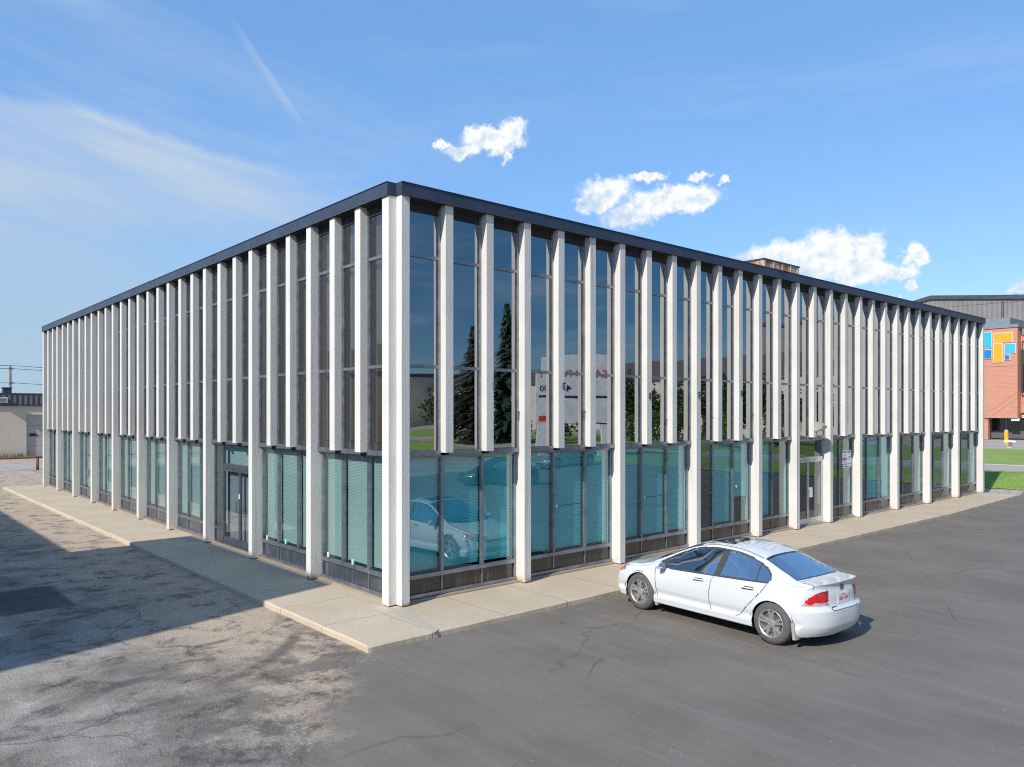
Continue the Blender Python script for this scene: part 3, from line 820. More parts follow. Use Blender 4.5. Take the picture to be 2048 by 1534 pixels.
def build_car_meshes():
    V=[];F=[];info=[]
    stations=[]
    s=0.
    while s<LEN-1e-6: stations.append(s); s+=.012
    stations.append(LEN)
    secs=[cr(section(s)) for s in stations]
    K=len(secs[0])
    for s,sec in zip(stations,secs):
        for sign in (1,-1):
            for (y,z) in sec: V.append((sign*y, LEN/2-place(s,y,z), z))
    def idx(i,sg,k): return i*2*K+(0 if sg==1 else K)+k
    for i in range(len(stations)-1):
        for sg in (1,-1):
            for k in range(K-1):
                q=(idx(i,sg,k),idx(i+1,sg,k),idx(i+1,sg,k+1),idx(i,sg,k+1))
                F.append(q if sg==-1 else q[::-1]); info.append(('S',sg,k,(stations[i]+stations[i+1])/2))
    # end caps
    for end,i0 in (('F',0),('R',len(stations)-1)):
        s=stations[i0]; sec=secs[i0]; zc=.62; NR_=44
        base=len(V)
        rings=[]
        for r in range(1,NR_+1):
            kf=1-r/NR_; row={}
            for sg in (1,-1):
                for k,(y,z) in enumerate(sec):
                    yy=y*kf; zz=zc+(z-zc)*kf
                    row[(sg,k)]=len(V)
                    V.append((sg*yy, LEN/2-(xf(yy,zz) if end=='F' else xr(yy,zz)), zz))
            rings.append(row)
        def gi(r,sg,k): return idx(i0,sg,k) if r==0 else rings[r-1][(sg,k)]
        for r in range(NR_):
            for sg in (1,-1):
                for k in range(K-1):
                    q=(gi(r,sg,k),gi(r+1,sg,k),gi(r+1,sg,k+1),gi(r,sg,k+1))
                    flip=(sg==1) if end=='R' else (sg==-1)
                    q=q if not flip else q[::-1]
                    F.append(q[::-1] if end=='F' and False else q); info.append((end,sg,k,s))
    # classification of each quad
    kb=11*NSUB; kt=13*NSUB; kr=13.6*NSUB
    out={}
    def put(part,mi,q): out.setdefault(part,([],[])); out[part][0].append(q); out[part][1].append(mi)
    for q,(zone,sg,k,s0) in zip(F,info):
        x=sum(V[j][0] for j in q)/4; y=sum(V[j][1] for j in q)/4; z=sum(V[j][2] for j in q)/4
        s=LEN/2-y; ax=abs(x); side='left' if x<0 else 'right'
        P=(s,z)
        if zone=='S' and k<kb+1.5*NSUB and ax>.5:
            if (math.hypot(s-WFS,z-WZ)<ARCH or math.hypot(s-WRS,z-WZ)<ARCH) and z<.70: continue
        if zone=='S' and k<3*NSUB-4 and (abs(s-WFS)<ARCH-.02 or abs(s-WRS)<ARCH-.02) and ax>.48: continue
        # tail lights
        wt=max(0.,min(1.,(s-4.05)/.20)); topz=.665+.205*math.sin(wt*PI/2)
        inner=.395-.05*(z-.68)/.2
        if s>4.04 and z>.655+.0*wt and z<topz and z<.872 and ax>inner:
            e = ax<inner+.010
            zc=.77
            if e: mi=2
            elif math.hypot((ax-.655)/1.,z-.768)<.088 or math.hypot(ax-.485,z-.772)<.074: mi=0
            elif z<.706: mi=1
            else: mi=3
            put('tail_light|'+side,mi,q); continue
        # head lights
        if s<.56 and ax>.36:
            b0=.535+.14*max(0,(s-.12))/.4; t0=.64+.17*max(0,(s-.05))/.5
            if z>b0 and z<min(t0,.725) and s< .50+.0*z:
                mi=1 if .30<s<.42 else 0
                put('headlight|'+side,mi,q); continue
        if zone=='S' and kb-NSUB*1.2<=k<kt+NSUB*.7 and 1.1<s<3.6 and inpoly(P,DLOX) and ax>.5:
            if not inpoly(P,DLO): put('body',1,q); continue
            if s<1.52 and seg_d(P,(1.52,.9),(1.52,1.3))<9 and s<1.50: put('body',1,q); continue
            bp=2.50+(z-.9)*.16
            if bp<s<bp+.125:
                put('body',1,q); continue
            if abs(s-(3.30+(z-.9)*-.12))<.012: put('body',1,q); continue
            part='front_door_window' if s<bp else ('rear_door_window' if s<3.30+(z-.9)*-.12 else 'quarter_window')
            put(part+'|'+side,0,q); continue
        if zone=='S' and k>=kr-2:
            yb=ax/.7
            ws0=.985+.20*yb*yb; ws1=2.03+.03*yb*yb
            lim=Wr(s)-.028
            if ws0-.03<s<ws1+.0 and ax<lim+.0:
                if s<ws0 : put('body',1,q); continue
                e=ax>lim-.02 or s>ws1-.035 or s<ws0+.07
                put('windshield',1 if e else 0,q); continue
            rw0=3.27+.02*yb*yb; rw1=3.93-.06*yb*yb; lim=Wr(s)-.045
            if rw0<s<rw1 and ax<lim:
                e=ax>lim-.022 or s<rw0+.05 or s>rw1-.03
                put('rear_window',1 if e else 0,q); continue
            if 2.10<s<2.62 and ax<.42:
                put('sunroof',1 if (s<2.115 or s>2.605 or ax>.405) else 0,q); continue
            if s<1.2 and s>.16 and s<ws0-.02 and ax<Wr(s)-.02+.0:
                if abs(ax-(Wr(s)-.035))<.007: put('body',1,q); continue
                if ax<Wr(s)-.035: put('hood',0,q); continue
            # roof ditch
            if 1.9<s<3.25 and abs(ax-(Wr(s)-.035))<.007: put('body',1,q); continue
        # trunk lid with its gap
        if (zone=='S' and k>=kr-2 and s>3.90) or (zone=='R') or (s>4.3 and k>kb):
            lim=.60 if z>.90 else .372-.35*max(0,.68-z)
            top_ok = z>.592 and ax<lim and (s>3.945)
            gap = z>.580 and ax<lim+.010 and (s>3.94)
            if top_ok:
                rec = False
                put('trunk_lid',0,q); continue
            if gap: put('body',1,q); continue
        if zone=='S' and k<kb+4 and ax>.6:
            if any(abs(s-(g[0][0]+g[-1][0])/2)<1.2 and poly_d(P,g)<.0062 for g in GAPS_SIDE[:3]): put('body',1,q); continue
            if inpoly(P,DOORF): put('front_door|'+side,0,q); continue
            if inpoly(P,DOORR): put('rear_door|'+side,0,q); continue
            if s>3.9 and seg_d(P,(3.955,.60),(4.17,.60))<.005: put('body',2,q); continue
            if abs(math.hypot(s-3.83,z-.77)-.078)<.004 and side=='left': put('body',2,q); continue
            if z<.20 and (s<.45 or s>4.2): put('body',1,q); continue
        if zone=='F':
            if .30<z<.42 and ax<.42: put('body',1,q); continue
            if .54<z<.60 and ax<.36: put('body',1,q); continue
            if .30<z<.38 and .50<ax<.68: put('body',1,q); continue
        if (zone=='S' and k<3*NSUB-3) or z<.190: put('body',1,q); continue
        put('body',0,q)
    meshes={}
    for part,(qs,mis) in out.items():
        used={}; vv=[]; ff=[]
        for q in qs:
            f=[]
            for j in q:
                if j not in used: used[j]=len(vv); vv.append(V[j])
                f.append(used[j])
            ff.append(f)
        meshes[part]=(vv,ff,mis)
    return meshes
def m_paint(name,col,metal=0.):
    m,nt,bs=mat(name)
    nt.put(bs.inputs['Base Color'],col); bs.inputs['Roughness'].default_value=.32; bs.inputs['Metallic'].default_value=metal
    bs.inputs['Coat Weight'].default_value=.9; bs.inputs['Coat Roughness'].default_value=.03; bs.inputs['Specular IOR Level'].default_value=.45
    n=nt.noise(nt.pos(),18,2); nt.put(bs.inputs['Roughness'],nt.rng(n,.3,.7,.30,.34,'LINEAR'))
    return m
M['paint_white']=m_paint('white_car_paint',(.66,.68,.69))
M['paint_dark']=m_paint('charcoal_car_paint',(.05,.055,.065),.3)
M['paint_silver']=m_paint('silver_car_paint',(.45,.47,.50),.6)
M['rubber']=simple('worn_tyre_rubber',(.10,.095,.09),.85,0,.15,12,.2,90)
M['alloy']=simple('silver_alloy',(.60,.59,.58),.32,.75,.08,8)
M['disc']=simple('brake_disc_steel',(.20,.17,.15),.45,.6,.2,8)
M['gap']=simple('dark_panel_gap',(.05,.05,.052),.5)
M['hairline']=simple('faint_panel_line',(.62,.64,.65),.5)
def m_carglass():
    m,nt,bs=mat('car_window_glass'); nt.n.remove(bs); out=nt.n['Material Output']
    tr=nt.new('ShaderNodeBsdfTransparent'); nt.put(tr.inputs[0],(.50,.58,.60))
    gl=nt.new('ShaderNodeBsdfGlossy'); nt.put(gl.inputs[0],(.9,.95,1.)); gl.inputs['Roughness'].default_value=.01
    lw=nt.new('ShaderNodeLayerWeight'); lw.inputs[0].default_value=.5
    f=nt.math('ADD',nt.math('MULTIPLY',nt.math('POWER',lw.outputs['Facing'],2.5),.45),.58,clamp=True)
    mx=nt.new('ShaderNodeMixShader'); nt.put(mx.inputs[0],f); nt.l.new(tr.outputs[0],mx.inputs[1]); nt.l.new(gl.outputs[0],mx.inputs[2]); nt.l.new(mx.outputs[0],out.inputs[0])
    return m
M['carglass']=m_carglass()
M['ceramic']=simple('black_glass_border',(.015,.016,.02),.08,0,.05,3,spec=.8)
M['dark_glass']=simple('dark_sunroof_glass',(.012,.016,.02),.05,0,.05,3,spec=.8)
M['red_lens']=simple('bright_red_lens',(.62,.008,.012),.12,0,.1,6,spec=.7,coat=.6)
M['deep_red']=simple('deep_red_lens',(.27,.010,.014),.12,0,.1,6,spec=.7,coat=.6)
M['clear_lens']=simple('clear_lens',(.60,.52,.52),.12,.3,.1,20,spec=.8,coat=.6)
M['lamp_clear']=simple('smoky_headlight_lens',(.30,.31,.31),.10,.4,.2,12,spec=.8,coat=.8)
M['amber']=simple('amber_lens',(.75,.19,.02),.15,0,.1,9,spec=.7,coat=.6)
M['chrome']=simple('chrome_trim',(.75,.76,.78),.12,1.,.03,5)
M['seat']=simple('grey_leather',(.24,.23,.22),.6,0,.12,5)
M['dash']=simple('dark_dashboard',(.06,.06,.065),.6)
M['plate']=simple('white_number_plate',(.75,.74,.74),.4)
M['plate_red']=simple('faded_red_print',(.55,.10,.10),.5)
CARM=build_car_meshes()
MATS={'body':['PAINT','gap','hairline'],'front_door':['PAINT'],'rear_door':['PAINT'],'trunk_lid':['PAINT'],'hood':['PAINT'],
 'front_door_window':['carglass'],'rear_door_window':['carglass'],'quarter_window':['carglass'],
 'windshield':['carglass','ceramic'],'rear_window':['carglass','ceramic'],'sunroof':['dark_glass','ceramic'],
 'tail_light':['red_lens','clear_lens','gap','deep_red'],'headlight':['lamp_clear','amber']}
def rbox(b,c,d,mi=0):
    b.box(c[0]-d[0]/2,c[0]+d[0]/2,c[1]-d[1]/2,c[1]+d[1]/2,c[2]-d[2]/2,c[2]+d[2]/2,mi)
def make_wheel(car,x,y,out):
    """out = +1 right side, -1 left side; children: tyre > rim, disc"""
    R_,rw=.325,.098
    b=MB()
    prof=[(-rw,.215),(-rw-.004,.235),(-rw+.002,.285),(-rw+.022,.312),(-rw+.045,R_-.003),(-.03,R_),(-.028,R_-.008),(-.018,R_-.008),(-.016,R_),(.016,R_),(.018,R_-.008),(.028,R_-.008),(.03,R_),(rw-.045,R_-.003),(rw-.022,.312),(rw-.002,.285),(rw+.004,.235),(rw,.215)]
    b.lathe_x(prof,56)
    w=bpy.data.objects.new('wheel',None); COL.objects.link(w); w.parent=car; w.location=(x,y,R_); w.empty_display_size=.1
    b.build('tyre',M['rubber'],w,smooth=True)
    r=MB()
    o=out
    r.lathe_x([(o*(rw-.0),.218),(o*(rw+.003),.212),(o*(rw-.006),.198),(o*(rw-.05),.190),(-o*.06,.185)],56)
    for k in range(5):
        a0=2*PI*k/5+.3
        for da in (-.15,.15):
            ain=a0+da*.75; aou=a0+da*1.25
            pi=(math.cos(ain),math.sin(ain)); po=(math.cos(aou),math.sin(aou))
            hw0,hw1=.020,.017
            rin,rou=.045,.205
            pts=[]
            for (p,rr,hw,xo) in ((pi,rin,hw0,rw-.022),(po,rou,hw1,rw-.006)):
                t=(-p[1],p[0])
                pts.append([(o*xo,p[0]*rr+t[0]*hw,p[1]*rr+t[1]*hw),(o*xo,p[0]*rr-t[0]*hw,p[1]*rr-t[1]*hw),(o*(xo-.03),p[0]*rr-t[0]*hw*1.3,p[1]*rr-t[1]*hw*1.3),(o*(xo-.03),p[0]*rr+t[0]*hw*1.3,p[1]*rr+t[1]*hw*1.3)])
            A,B=pts
            for i in range(4): r.face([A[i],A[(i+1)%4],B[(i+1)%4],B[i]])
            r.face(A); r.face(B)
    r.lathe_x([(o*(rw-.03),.065),(o*(rw-.016),.062),(o*(rw-.012),.05),(o*(rw-.012),.030),(o*(rw-.006),.028),(o*(rw-.006),.0)],28)
    for k in range(5):
        a=2*PI*k/5+.3+PI/5
        r.lathe_x([(o*(rw-.02),.0085),(o*(rw-.004),.0085),(o*(rw-.004),0)],8,c=(0,math.cos(a)*.05,math.sin(a)*.05))
    r.build('rim',M['alloy'],w,smooth=False)
    d=MB(); d.lathe_x([(o*.045,.0),(o*.045,.145),(o*.025,.145),(o*.025,.19),(-o*.06,.19)],36)
    d.build('brake_disc',M['disc'],w)
    return w
def make_car(name,label,paint,loc,rz,group=None,full=True):
    car=thing(name,label,'car',loc,rz,group)
    for part,(vv,ff,mis) in CARM.items():
        nm=part.split('|')[0]
        me=bpy.data.meshes.new(nm); me.from_pydata(vv,[],ff)
        for k in MATS[nm]: me.materials.append(M[paint] if k=='PAINT' else M[k])
        me.polygons.foreach_set('material_index',mis); me.polygons.foreach_set('use_smooth',[True]*len(ff)); me.update()
        o=bpy.data.objects.new(nm,me); COL.objects.link(o); o.parent=car
    Y=lambda s: LEN/2-s
    for sx in (-1,1):
        for s in (WFS,WRS): make_wheel(car,sx*.772,Y(s),sx)
    b=MB()   # wheel wells and floor
    for s in (WFS,WRS):
        for sx in (-1,1):
            n=24
            for i in range(n):
                a0,a1=PI*i/n-.25*(0),PI*(i+1)/n
                f=lambda a,x:(sx*x,Y(s)+.375*math.cos(a),WZ+.375*math.sin(a))
                b.face([f(a0,.50),f(a1,.50),f(a1,.855),f(a0,.855)])
            b.face([(sx*.50,Y(s)+.375*math.cos(PI*i/n),WZ+.375*math.sin(PI*i/n)) for i in range(n+1)])
    b.box(-.6,.6,Y(4.0),Y(.35),.192,.24)
    b.build('underbody',M['gap'],car)
    b=MB()   # arch lips
    for s in (WFS,WRS):
        for sx in (-1,1):
            pts=[]
            for i in range(0,41):
                a=-.28+(PI+.56)*i/40
                ss=s-ARCH*math.cos(a)*1.0; zz=WZ+ARCH*math.sin(a)
                if zz<.20: continue
                # body half-width at that height
                sec=cr(section(ss)); best=min((q for q in sec[2*NSUB:12*NSUB]),key=lambda q:abs(q[1]-zz))
                sp=ss
                for _ in range(12):
                    sp+=ss-place(sp,best[0],zz)
                    sec=cr(section(sp)); best=min((q for q in sec[2*NSUB:12*NSUB]),key=lambda q:abs(q[1]-zz))
                pts.append((sx*(best[0]-.003),Y(ss),zz))
            b.tube(pts,.009,8)
    b.build('arch_lip',M[paint],car,smooth=True)
    # cabin
    st=MB()
    for sx in (-1,1):
        rbox(st,(sx*.36,Y(2.35),.50),(.48,.52,.18)); 
    st.box(-.62,.62,Y(3.45),Y(2.95),.42,.62)
    for sx in (-1,1):
        k=len(st.v)
        st.v+=[(sx*.36-.23,Y(2.52),.55),(sx*.36+.23,Y(2.52),.55),(sx*.36+.19,Y(2.86),1.04),(sx*.36-.19,Y(2.86),1.04),(sx*.36-.23,Y(2.66),.55),(sx*.36+.23,Y(2.66),.55),(sx*.36+.19,Y(2.95),1.04),(sx*.36-.19,Y(2.95),1.04)]
        for f in ((0,1,2,3),(4,7,6,5),(0,4,5,1),(1,5,6,2),(2,6,7,3),(3,7,4,0)): st.f.append(tuple(k+i for i in f)); st.m.append(0)
        rbox(st,(sx*.36,Y(2.93),1.12),(.26,.10,.16)); rbox(st,(sx*.36,Y(3.52),.99),(.24,.09,.15))
    k=len(st.v)
    st.v+=[(-.62,Y(3.38),.6),(.62,Y(3.38),.6),(.58,Y(3.62),.94),(-.58,Y(3.62),.94),(-.62,Y(3.5),.6),(.62,Y(3.5),.6),(.58,Y(3.74),.94),(-.58,Y(3.74),.94)]
    for f in ((0,1,2,3),(4,7,6,5),(0,4,5,1),(1,5,6,2),(2,6,7,3),(3,7,4,0)): st.f.append(tuple(k+i for i in f)); st.m.append(0)
    st.build('seats',M['seat'],car,bevel=.035,smooth=True)
    d=MB(); d.box(-.70,.70,Y(1.80),Y(1.15),.55,.83); d.box(-.6,.6,Y(3.90),Y(3.66),.88,.92); d.box(-.72,.72,Y(3.6),Y(1.6),.25,.30)
    d.build('dashboard',M['dash'],car,bevel=.03)
    sw=MB(); pts=[]
    for i in range(25):
        a=2*PI*i/24; pts.append((-.36+.185*math.cos(a),Y(1.93)+.07*math.sin(a)*-1*.6,.84+.17*math.sin(a)))
    sw.tube(pts,.014,8,cap=False); rbox(sw,(-.36,Y(1.91),.84),(.32,.03,.05))
    sw.build('steering_wheel',M['dash'],car,smooth=True)
    # door mirrors
    for sx in (-1,1):
        mb=MB()
        for i in range(9):
            t=i/8; r=math.sin(PI*min(1,max(.02,t*.92+.04)))**.55
            for j in range(14):
                a=2*PI*j/14
                mb.v.append((sx*(.865+.185*t), Y(1.46)+.05*r*math.cos(a)+.01, .900+.068*r*math.sin(a)))
        for i in range(8):
            for j in range(14):
                q=(i*14+j,i*14+(j+1)%14,(i+1)*14+(j+1)%14,(i+1)*14+j); mb.f.append(q); mb.m.append(0)
        mb.f.append(tuple(range(14))); mb.m.append(0); mb.f.append(tuple(range(8*14,9*14))); mb.m.append(0)
        mb.box(sx*.80 if sx>0 else sx*.90, sx*.90 if sx>0 else sx*.80, Y(1.48),Y(1.43),.83,.88,0)
        mm=mb.build('door_mirror',M[paint],car,smooth=True)
        g=MB(); g.box(min(sx*.885,sx*1.03),max(sx*.885,sx*1.03),Y(1.46)-.052,Y(1.46)-.044,.857,.945); g.build('mirror_glass',M['chrome'],mm)
    # handles with dark recess
    for sx in (-1,1):
        for (s,zz) in ((2.22,.775),(3.18,.805)):
            h=MB(); xx=sx*(Wmax(s)-.012)
            h.tube([(xx-sx*.012,Y(s+.11),zz-.004),(xx+sx*.022,Y(s+.085),zz),(xx+sx*.024,Y(s-.085),zz-.006),(xx-sx*.012,Y(s-.11),zz-.010)],.012,8)
            hh=h.build('door_handle',M[paint],car,smooth=True)
            r=MB(); r.tube([(xx+sx*.0,Y(s+.10),zz-.020),(xx+sx*.004,Y(s-.10),zz-.028)],.009,6); r.tube([(xx,Y(s+.10),zz+.016),(xx+sx*.002,Y(s-.06),zz+.012)],.006,6); r.build('handle_recess',M['gap'],hh)
    # mud flaps
    for sx in (-1,1):
        for s in (WFS+.355,WRS+.355):
            f=MB(); k=len(f.v)
            f.v+=[(sx*.66,Y(s+.0),.15),(sx*.850,Y(s),.15),(sx*.862,Y(s-.02),.40),(sx*.66,Y(s-.02),.40),(sx*.66,Y(s+.05),.15),(sx*.848,Y(s+.055),.15),(sx*.862,Y(s+.03),.40),(sx*.66,Y(s+.02),.40)]
            for q in ((0,1,2,3),(4,7,6,5),(0,4,5,1),(1,5,6,2),(2,6,7,3),(3,7,4,0)): f.f.append(tuple(k+i for i in q)); f.m.append(0)
            f.build('mud_flap',M['mud'],car,bevel=.008)
    # wiper, exhaust, fin aerial
    wz=lambda s,x:Ztop(s)-Crown(s)*(abs(x)/Wr(s))**2*1.0
    wi=MB()
    for (x0,x1) in ((-.62,.02),(-.05,.55)):
        p=[(x0+(x1-x0)*t, Y(1.09+.10*(1-t)+.05*abs(x0)), 0) for t in (0,.25,.5,.75,1)]
        p=[(a,b,wz(LEN/2-b,a)+.028) for a,b,_ in p]; wi.tube(p,.011,6)
    wi.build('wiper',M['black'],car)
    ex=MB(); ex.tube([(.55,Y(4.25),.235),(.55,Y(4.27),.235)],.035,14,cap=False); ex.tube([(.55,Y(4.25),.235),(.55,Y(4.26),.235)],.028,14); ex.build('exhaust',M['chrome'],car)
    # number plate and badges on the tail
    zp=.735; sp=xr(.1,zp)
    pl=MB(); pl.box(-.155,.155,Y(sp)-.012,Y(sp)-.004,zp-.078,zp+.078)
    tilt=0
    plo=pl.build('number_plate',M['plate'],car,bevel=.003)
    if full:
        rot=(PI/2,0,0)
        text('BSX 1476',.075,M['plate_red'],plo,(0,Y(sp)-.013,zp-.030),rot,'plate_lettering','CENTER',.001,.002,.82)
        text('Alberta',.030,M['plate_red'],plo,(0,Y(sp)-.013,zp+.046),rot,'plate_lettering','CENTER',.001)
        sb=xr(.30,.625)
        text('ACURA',.042,M['gap'],car,(-.345,Y(sb)-.006,.608),(PI/2,0,.0),'maker_badge','LEFT',.003,.002,1.15)
        e=MB(); se=xr(0,.885)
        pts=[(.046*math.cos(2*PI*i/24),Y(se)-.006,.885+.046*math.sin(2*PI*i/24)) for i in range(25)]; e.tube(pts,.006,6,cap=False)
        e.tube([(-.018,Y(se)-.006,.885-.036),(0,Y(se)-.008,.885+.03),(.018,Y(se)-.006,.885-.036)],.006,6); e.build('maker_emblem',M['gap'],car)
    return car
M['mud']=simple('grey_white_mud_flap',(.34,.34,.335),.6)
wf=ground(1284,1218); wr_=ground(1546,1288)
hd=math.atan2(wf[1]-wr_[1],wf[0]-wr_[0]); rz=hd-PI/2
mx_,my_=(wf[0]+wr_[0])/2,(wf[1]+wr_[1])/2
rx_,ry_=math.cos(rz),math.sin(rz)
cxw=mx_+rx_*.80-ry_*(2.25-LEN/2); cyw=my_+ry_*.80+rx_*(2.25-LEN/2)
make_car('white_sedan','clean white four door sedan with red tail lights parked nose to the front sidewalk','paint_white',(cxw,cyw,.002),rz)
# ================================================================= NEIGHBOURS
def m_corr(name,c1,axis,pitch):
    m,nt,bs=mat(name); p=nt.pos(); x,y,z=nt.sep(p)
    v=x if axis=='x' else y
    w=nt.math('SINE',nt.math('MULTIPLY',v,2*PI/pitch))
    n=nt.noise(p,.5,4)
    nt.put(bs.inputs['Base Color'],nt.mix(nt.rng(n,.3,.7),c1,tuple(k*.8 for k in c1))); bs.inputs['Roughness'].default_value=.6
    nt.put(bs.inputs['Normal'],nt.bump(w,.6,.05)); return m
M['corr_dark']=m_corr('dark_ribbed_metal',(.10,.11,.125),'x',.38)
M['corr_grey']=m_corr('grey_metal_siding',(.235,.215,.205),'y',.6)
M['door_grey']=simple('grey_sectional_door',(.47,.44,.40),.6,0,.05,2)
# --- low warehouse beyond the left end
WY=62.3
wh=thing('warehouse','low cream block warehouse with dark ribbed metal parapet beyond the far left end','building',(-5,WY+8,0))
ox,oy=-5,WY+8
_,zt=on_y(40,812,WY); _,zf=on_y(40,787,WY)
dx0=on_y(53,870,WY)[0]; dx1=dx0+3.1; dz=on_y(60,830,WY)[1]
b=MB()
for (x0,x1,z0,z1) in ((-40,dx0,0,zt),(dx1,30,0,zt),(dx0,dx1,dz,zt)): b.box(x0-ox,x1-ox,WY-oy,WY+.3-oy,z0,z1)
b.box(-40-ox,30-ox,WY+.31-oy,WY+20-oy,0,zt-.01); b.build('wall',M['block'],wh)
b=MB(); b.box(-40.1-ox,30.1-ox,WY-.10-oy,WY+20-oy,zt+.12,zf-.05); b.build('parapet',M['corr_dark'],wh)
b=MB(); b.box(-40.1-ox,30.1-ox,WY-.14-oy,WY+20.05-oy,zt+.0,zt+.119); b.box(-40.1-ox,30.1-ox,WY-.13-oy,WY+20.05-oy,zf-.049,zf+.03); b.build('flashing',M['frame_dark'],wh)
d=MB()
for k in range(4): d.box(dx0+.01-ox,dx1-.01-ox,WY+.16-oy,WY+.24-oy,dz/4*k+.02,dz/4*(k+1)-.006)
do=d.build('overhead_door',M['door_grey'],wh,bevel=.01)
lx0,lz1=on_y(60,867,WY); lx1,lz0=on_y(73.5,872.5,WY)
b=MB(); b.box(lx0-ox,lx1-ox,WY+.12-oy,WY+.158-oy,lz0,lz1); b.build('door_window',M['dark_glass'],do)
ax0,az1=on_y(-6,795,WY-.4); ax1,az0=on_y(15,806,WY-.4)
ac=thing('wall_air_conditioner','white boxy air conditioner hung on the dark warehouse parapet','air conditioner',((ax0+ax1)/2,WY-.3,az0))
b=MB(); b.box(-(ax1-ax0)/2,(ax1-ax0)/2,-.3,.19,0,az1-az0); b.build('casing',M['white_plastic'],ac,bevel=.03)
b=MB()
for k in range(5): b.box(-(ax1-ax0)/2+.1,(ax1-ax0)/2-.1,-.315,-.301,.06+k*.07,.09+k*.07)
b.build('grille',M['frame_dark'],ac)
vx,vz=on_y(4,780,WY+6)
b=MB(); b.tube([(0,0,0),(0,0,.55)],.5,14); b.tube([(0,0,.56),(0,0,.75),(0,0,1.0)],.75,14,r2=.15)
tag(b.build('roof_ventilator',M['alu'],smooth=False,at=(vx,WY+6,zt)),'round silver ventilator on the warehouse roof','ventilator')
bx,bz=on_y(13.5,779,WY+4)
b=MB(); b.box(-.32,.32,-.3,.3,0,bz+.1-zt); b.box(-.37,.37,-.35,.35,bz+.101-zt,bz+.18-zt)
tag(b.build('roof_vent_box',M['frame_dark'],at=(bx,WY+4,zt)),'small dark vent box beside the round roof ventilator','vent')
# --- utility pole and wires behind the warehouse
def at_depth(px,py,t):
    dx,dy,dz=ray(px,py); return CX+t*dx,CY+t*dy,CH+t*dz
M['wood']=simple('weathered_pole_timber',(.20,.175,.15),.9,0,.2,2)
pxp=at_depth(20.5,733,96)
pole=thing('utility_pole','weathered timber utility pole rising behind the dark warehouse parapet','utility pole',(pxp[0],pxp[1],0))
b=MB(); b.tube([(0,0,0),(0,0,pxp[2])],.19,12,r2=.13); b.build('post',M['wood'],pole,smooth=True)
b=MB(); b.tube([(0,0,pxp[2]),(0,0,pxp[2]+.25)],.05,8); b.box(.14,.40,-.05,.05,pxp[2]-.35,pxp[2]-.15); b.box(.14,.5,-.06,.06,pxp[2]-2.15,pxp[2]-1.9); b.build('insulator',M['white_plastic'],pole)
def wire(name,a,c,sag,r,label,group=None):
    pts=[]
    for i in range(21):
        t=i/20; pts.append((a[0]+(c[0]-a[0])*t,a[1]+(c[1]-a[1])*t,a[2]+(c[2]-a[2])*t-sag*4*t*(1-t)))
    b=MB(); b.tube(pts,r,5); o=b.build(name,M['black'],smooth=True)
    return tag(o,label,'wire',group)
ptop=(pxp[0],pxp[1],pxp[2])
for dz_,lab in ((.12,'topmost thin wire strung to the left pole top'),(-.25,'second thin wire just under the topmost one at the left pole'),(-2.03,'low single wire crossing the left pole above the warehouse')):
    wire('overhead_wire',(ptop[0]-45,ptop[1]+8,ptop[2]+dz_+.3),(ptop[0],ptop[1]-.2,ptop[2]+dz_),.5,.03,lab+' going left','overhead wires at the left pole')
    wire('overhead_wire',(ptop[0],ptop[1]-.2,ptop[2]+dz_),(ptop[0]+48,ptop[1]-2,ptop[2]+dz_-.2),.5,.03,lab+' going left','overhead wires at the left pole')
M['pipe_rust']=simple('rusty_brown_pipe',(.21,.10,.065),.8,0,.25,3)
# --- rusty pipe rail
GY=44.3
zr=on_y(40,915.5,GY)[1]
gr=thing('pipe_rail','rusty steel pipe rail on short posts along the road at far left','guard rail',(1.5,GY,0))
b=MB(); b.tube([(-16,0,zr),(14,0,zr)],.075,10); b.build('rail',M['pipe_rust'],gr,smooth=True)
gx=on_y(75,925,GY)[0]-1.5
for k in (-5.2,-2.6,0,2.6):
    b=MB(); b.tube([(gx+k,0,-.02),(gx+k,0,zr-.05)],.085,10); b.build('post',M['pipe_rust'],gr,smooth=True)
b=MB(); b.box(-60,26.4,45.6,52.5,.001,.006); struct(b.build('back_lane',M['road']))
# weeds at the warehouse wall
M['weed']=simple('dry_weeds',(.20,.19,.08),.9,0,.3,9)
b=MB()
for px in (8,16,34,50):
    x,_=on_y(px,910,WY-.4)
    for i in range(60):
        a=random.random()*PI; h=.12+.35*random.random(); dx=(random.random()-.5)*1.1; dy=(random.random()-.5)*.3
        b.face([(x+dx-.02*math.cos(a),WY-.4+dy,0),(x+dx+.02*math.cos(a),WY-.4+dy+.01,0),(x+dx+(random.random()-.5)*.3,WY-.4+dy+(random.random()-.5)*.2,h)])
stuff(b.build('weeds',M['weed'],recalc=False))
# --- neighbour on the left (outside the frame): it throws the big shadow
nb=thing('stepped_warehouse','tall stepped block warehouse left of the side lot throwing the long shadow','building',(-22,15,0))
M['neigh']=simple('cream_painted_block',(.66,.62,.55),.85,0,.12,.7,.2,6)
H1,H2=9.05,6.80
b=MB(); TP=[(10,-15.28),(10,-7.13),(-14,-7.13),(-14,-21.48)]; b.prism(TP,0,H1); b.build('tall_block',M['neigh'],nb)
b=MB(); b.box(-14,10,-7.12,26,0,H2); b.build('low_block',M['neigh'],nb)
b=MB(); b.prism([(10.03,-15.30),(10.03,-7.10),(-14.03,-7.10),(-14.03,-21.51)],H1+.001,H1+.12); b.build('coping',M['frame_dark'],nb)
b=MB()
for k in (-13,-5,3,11): b.box(10.002,10.05,k,k+3.2,0,3.4)
b.build('roller_door',M['door_grey'],nb)

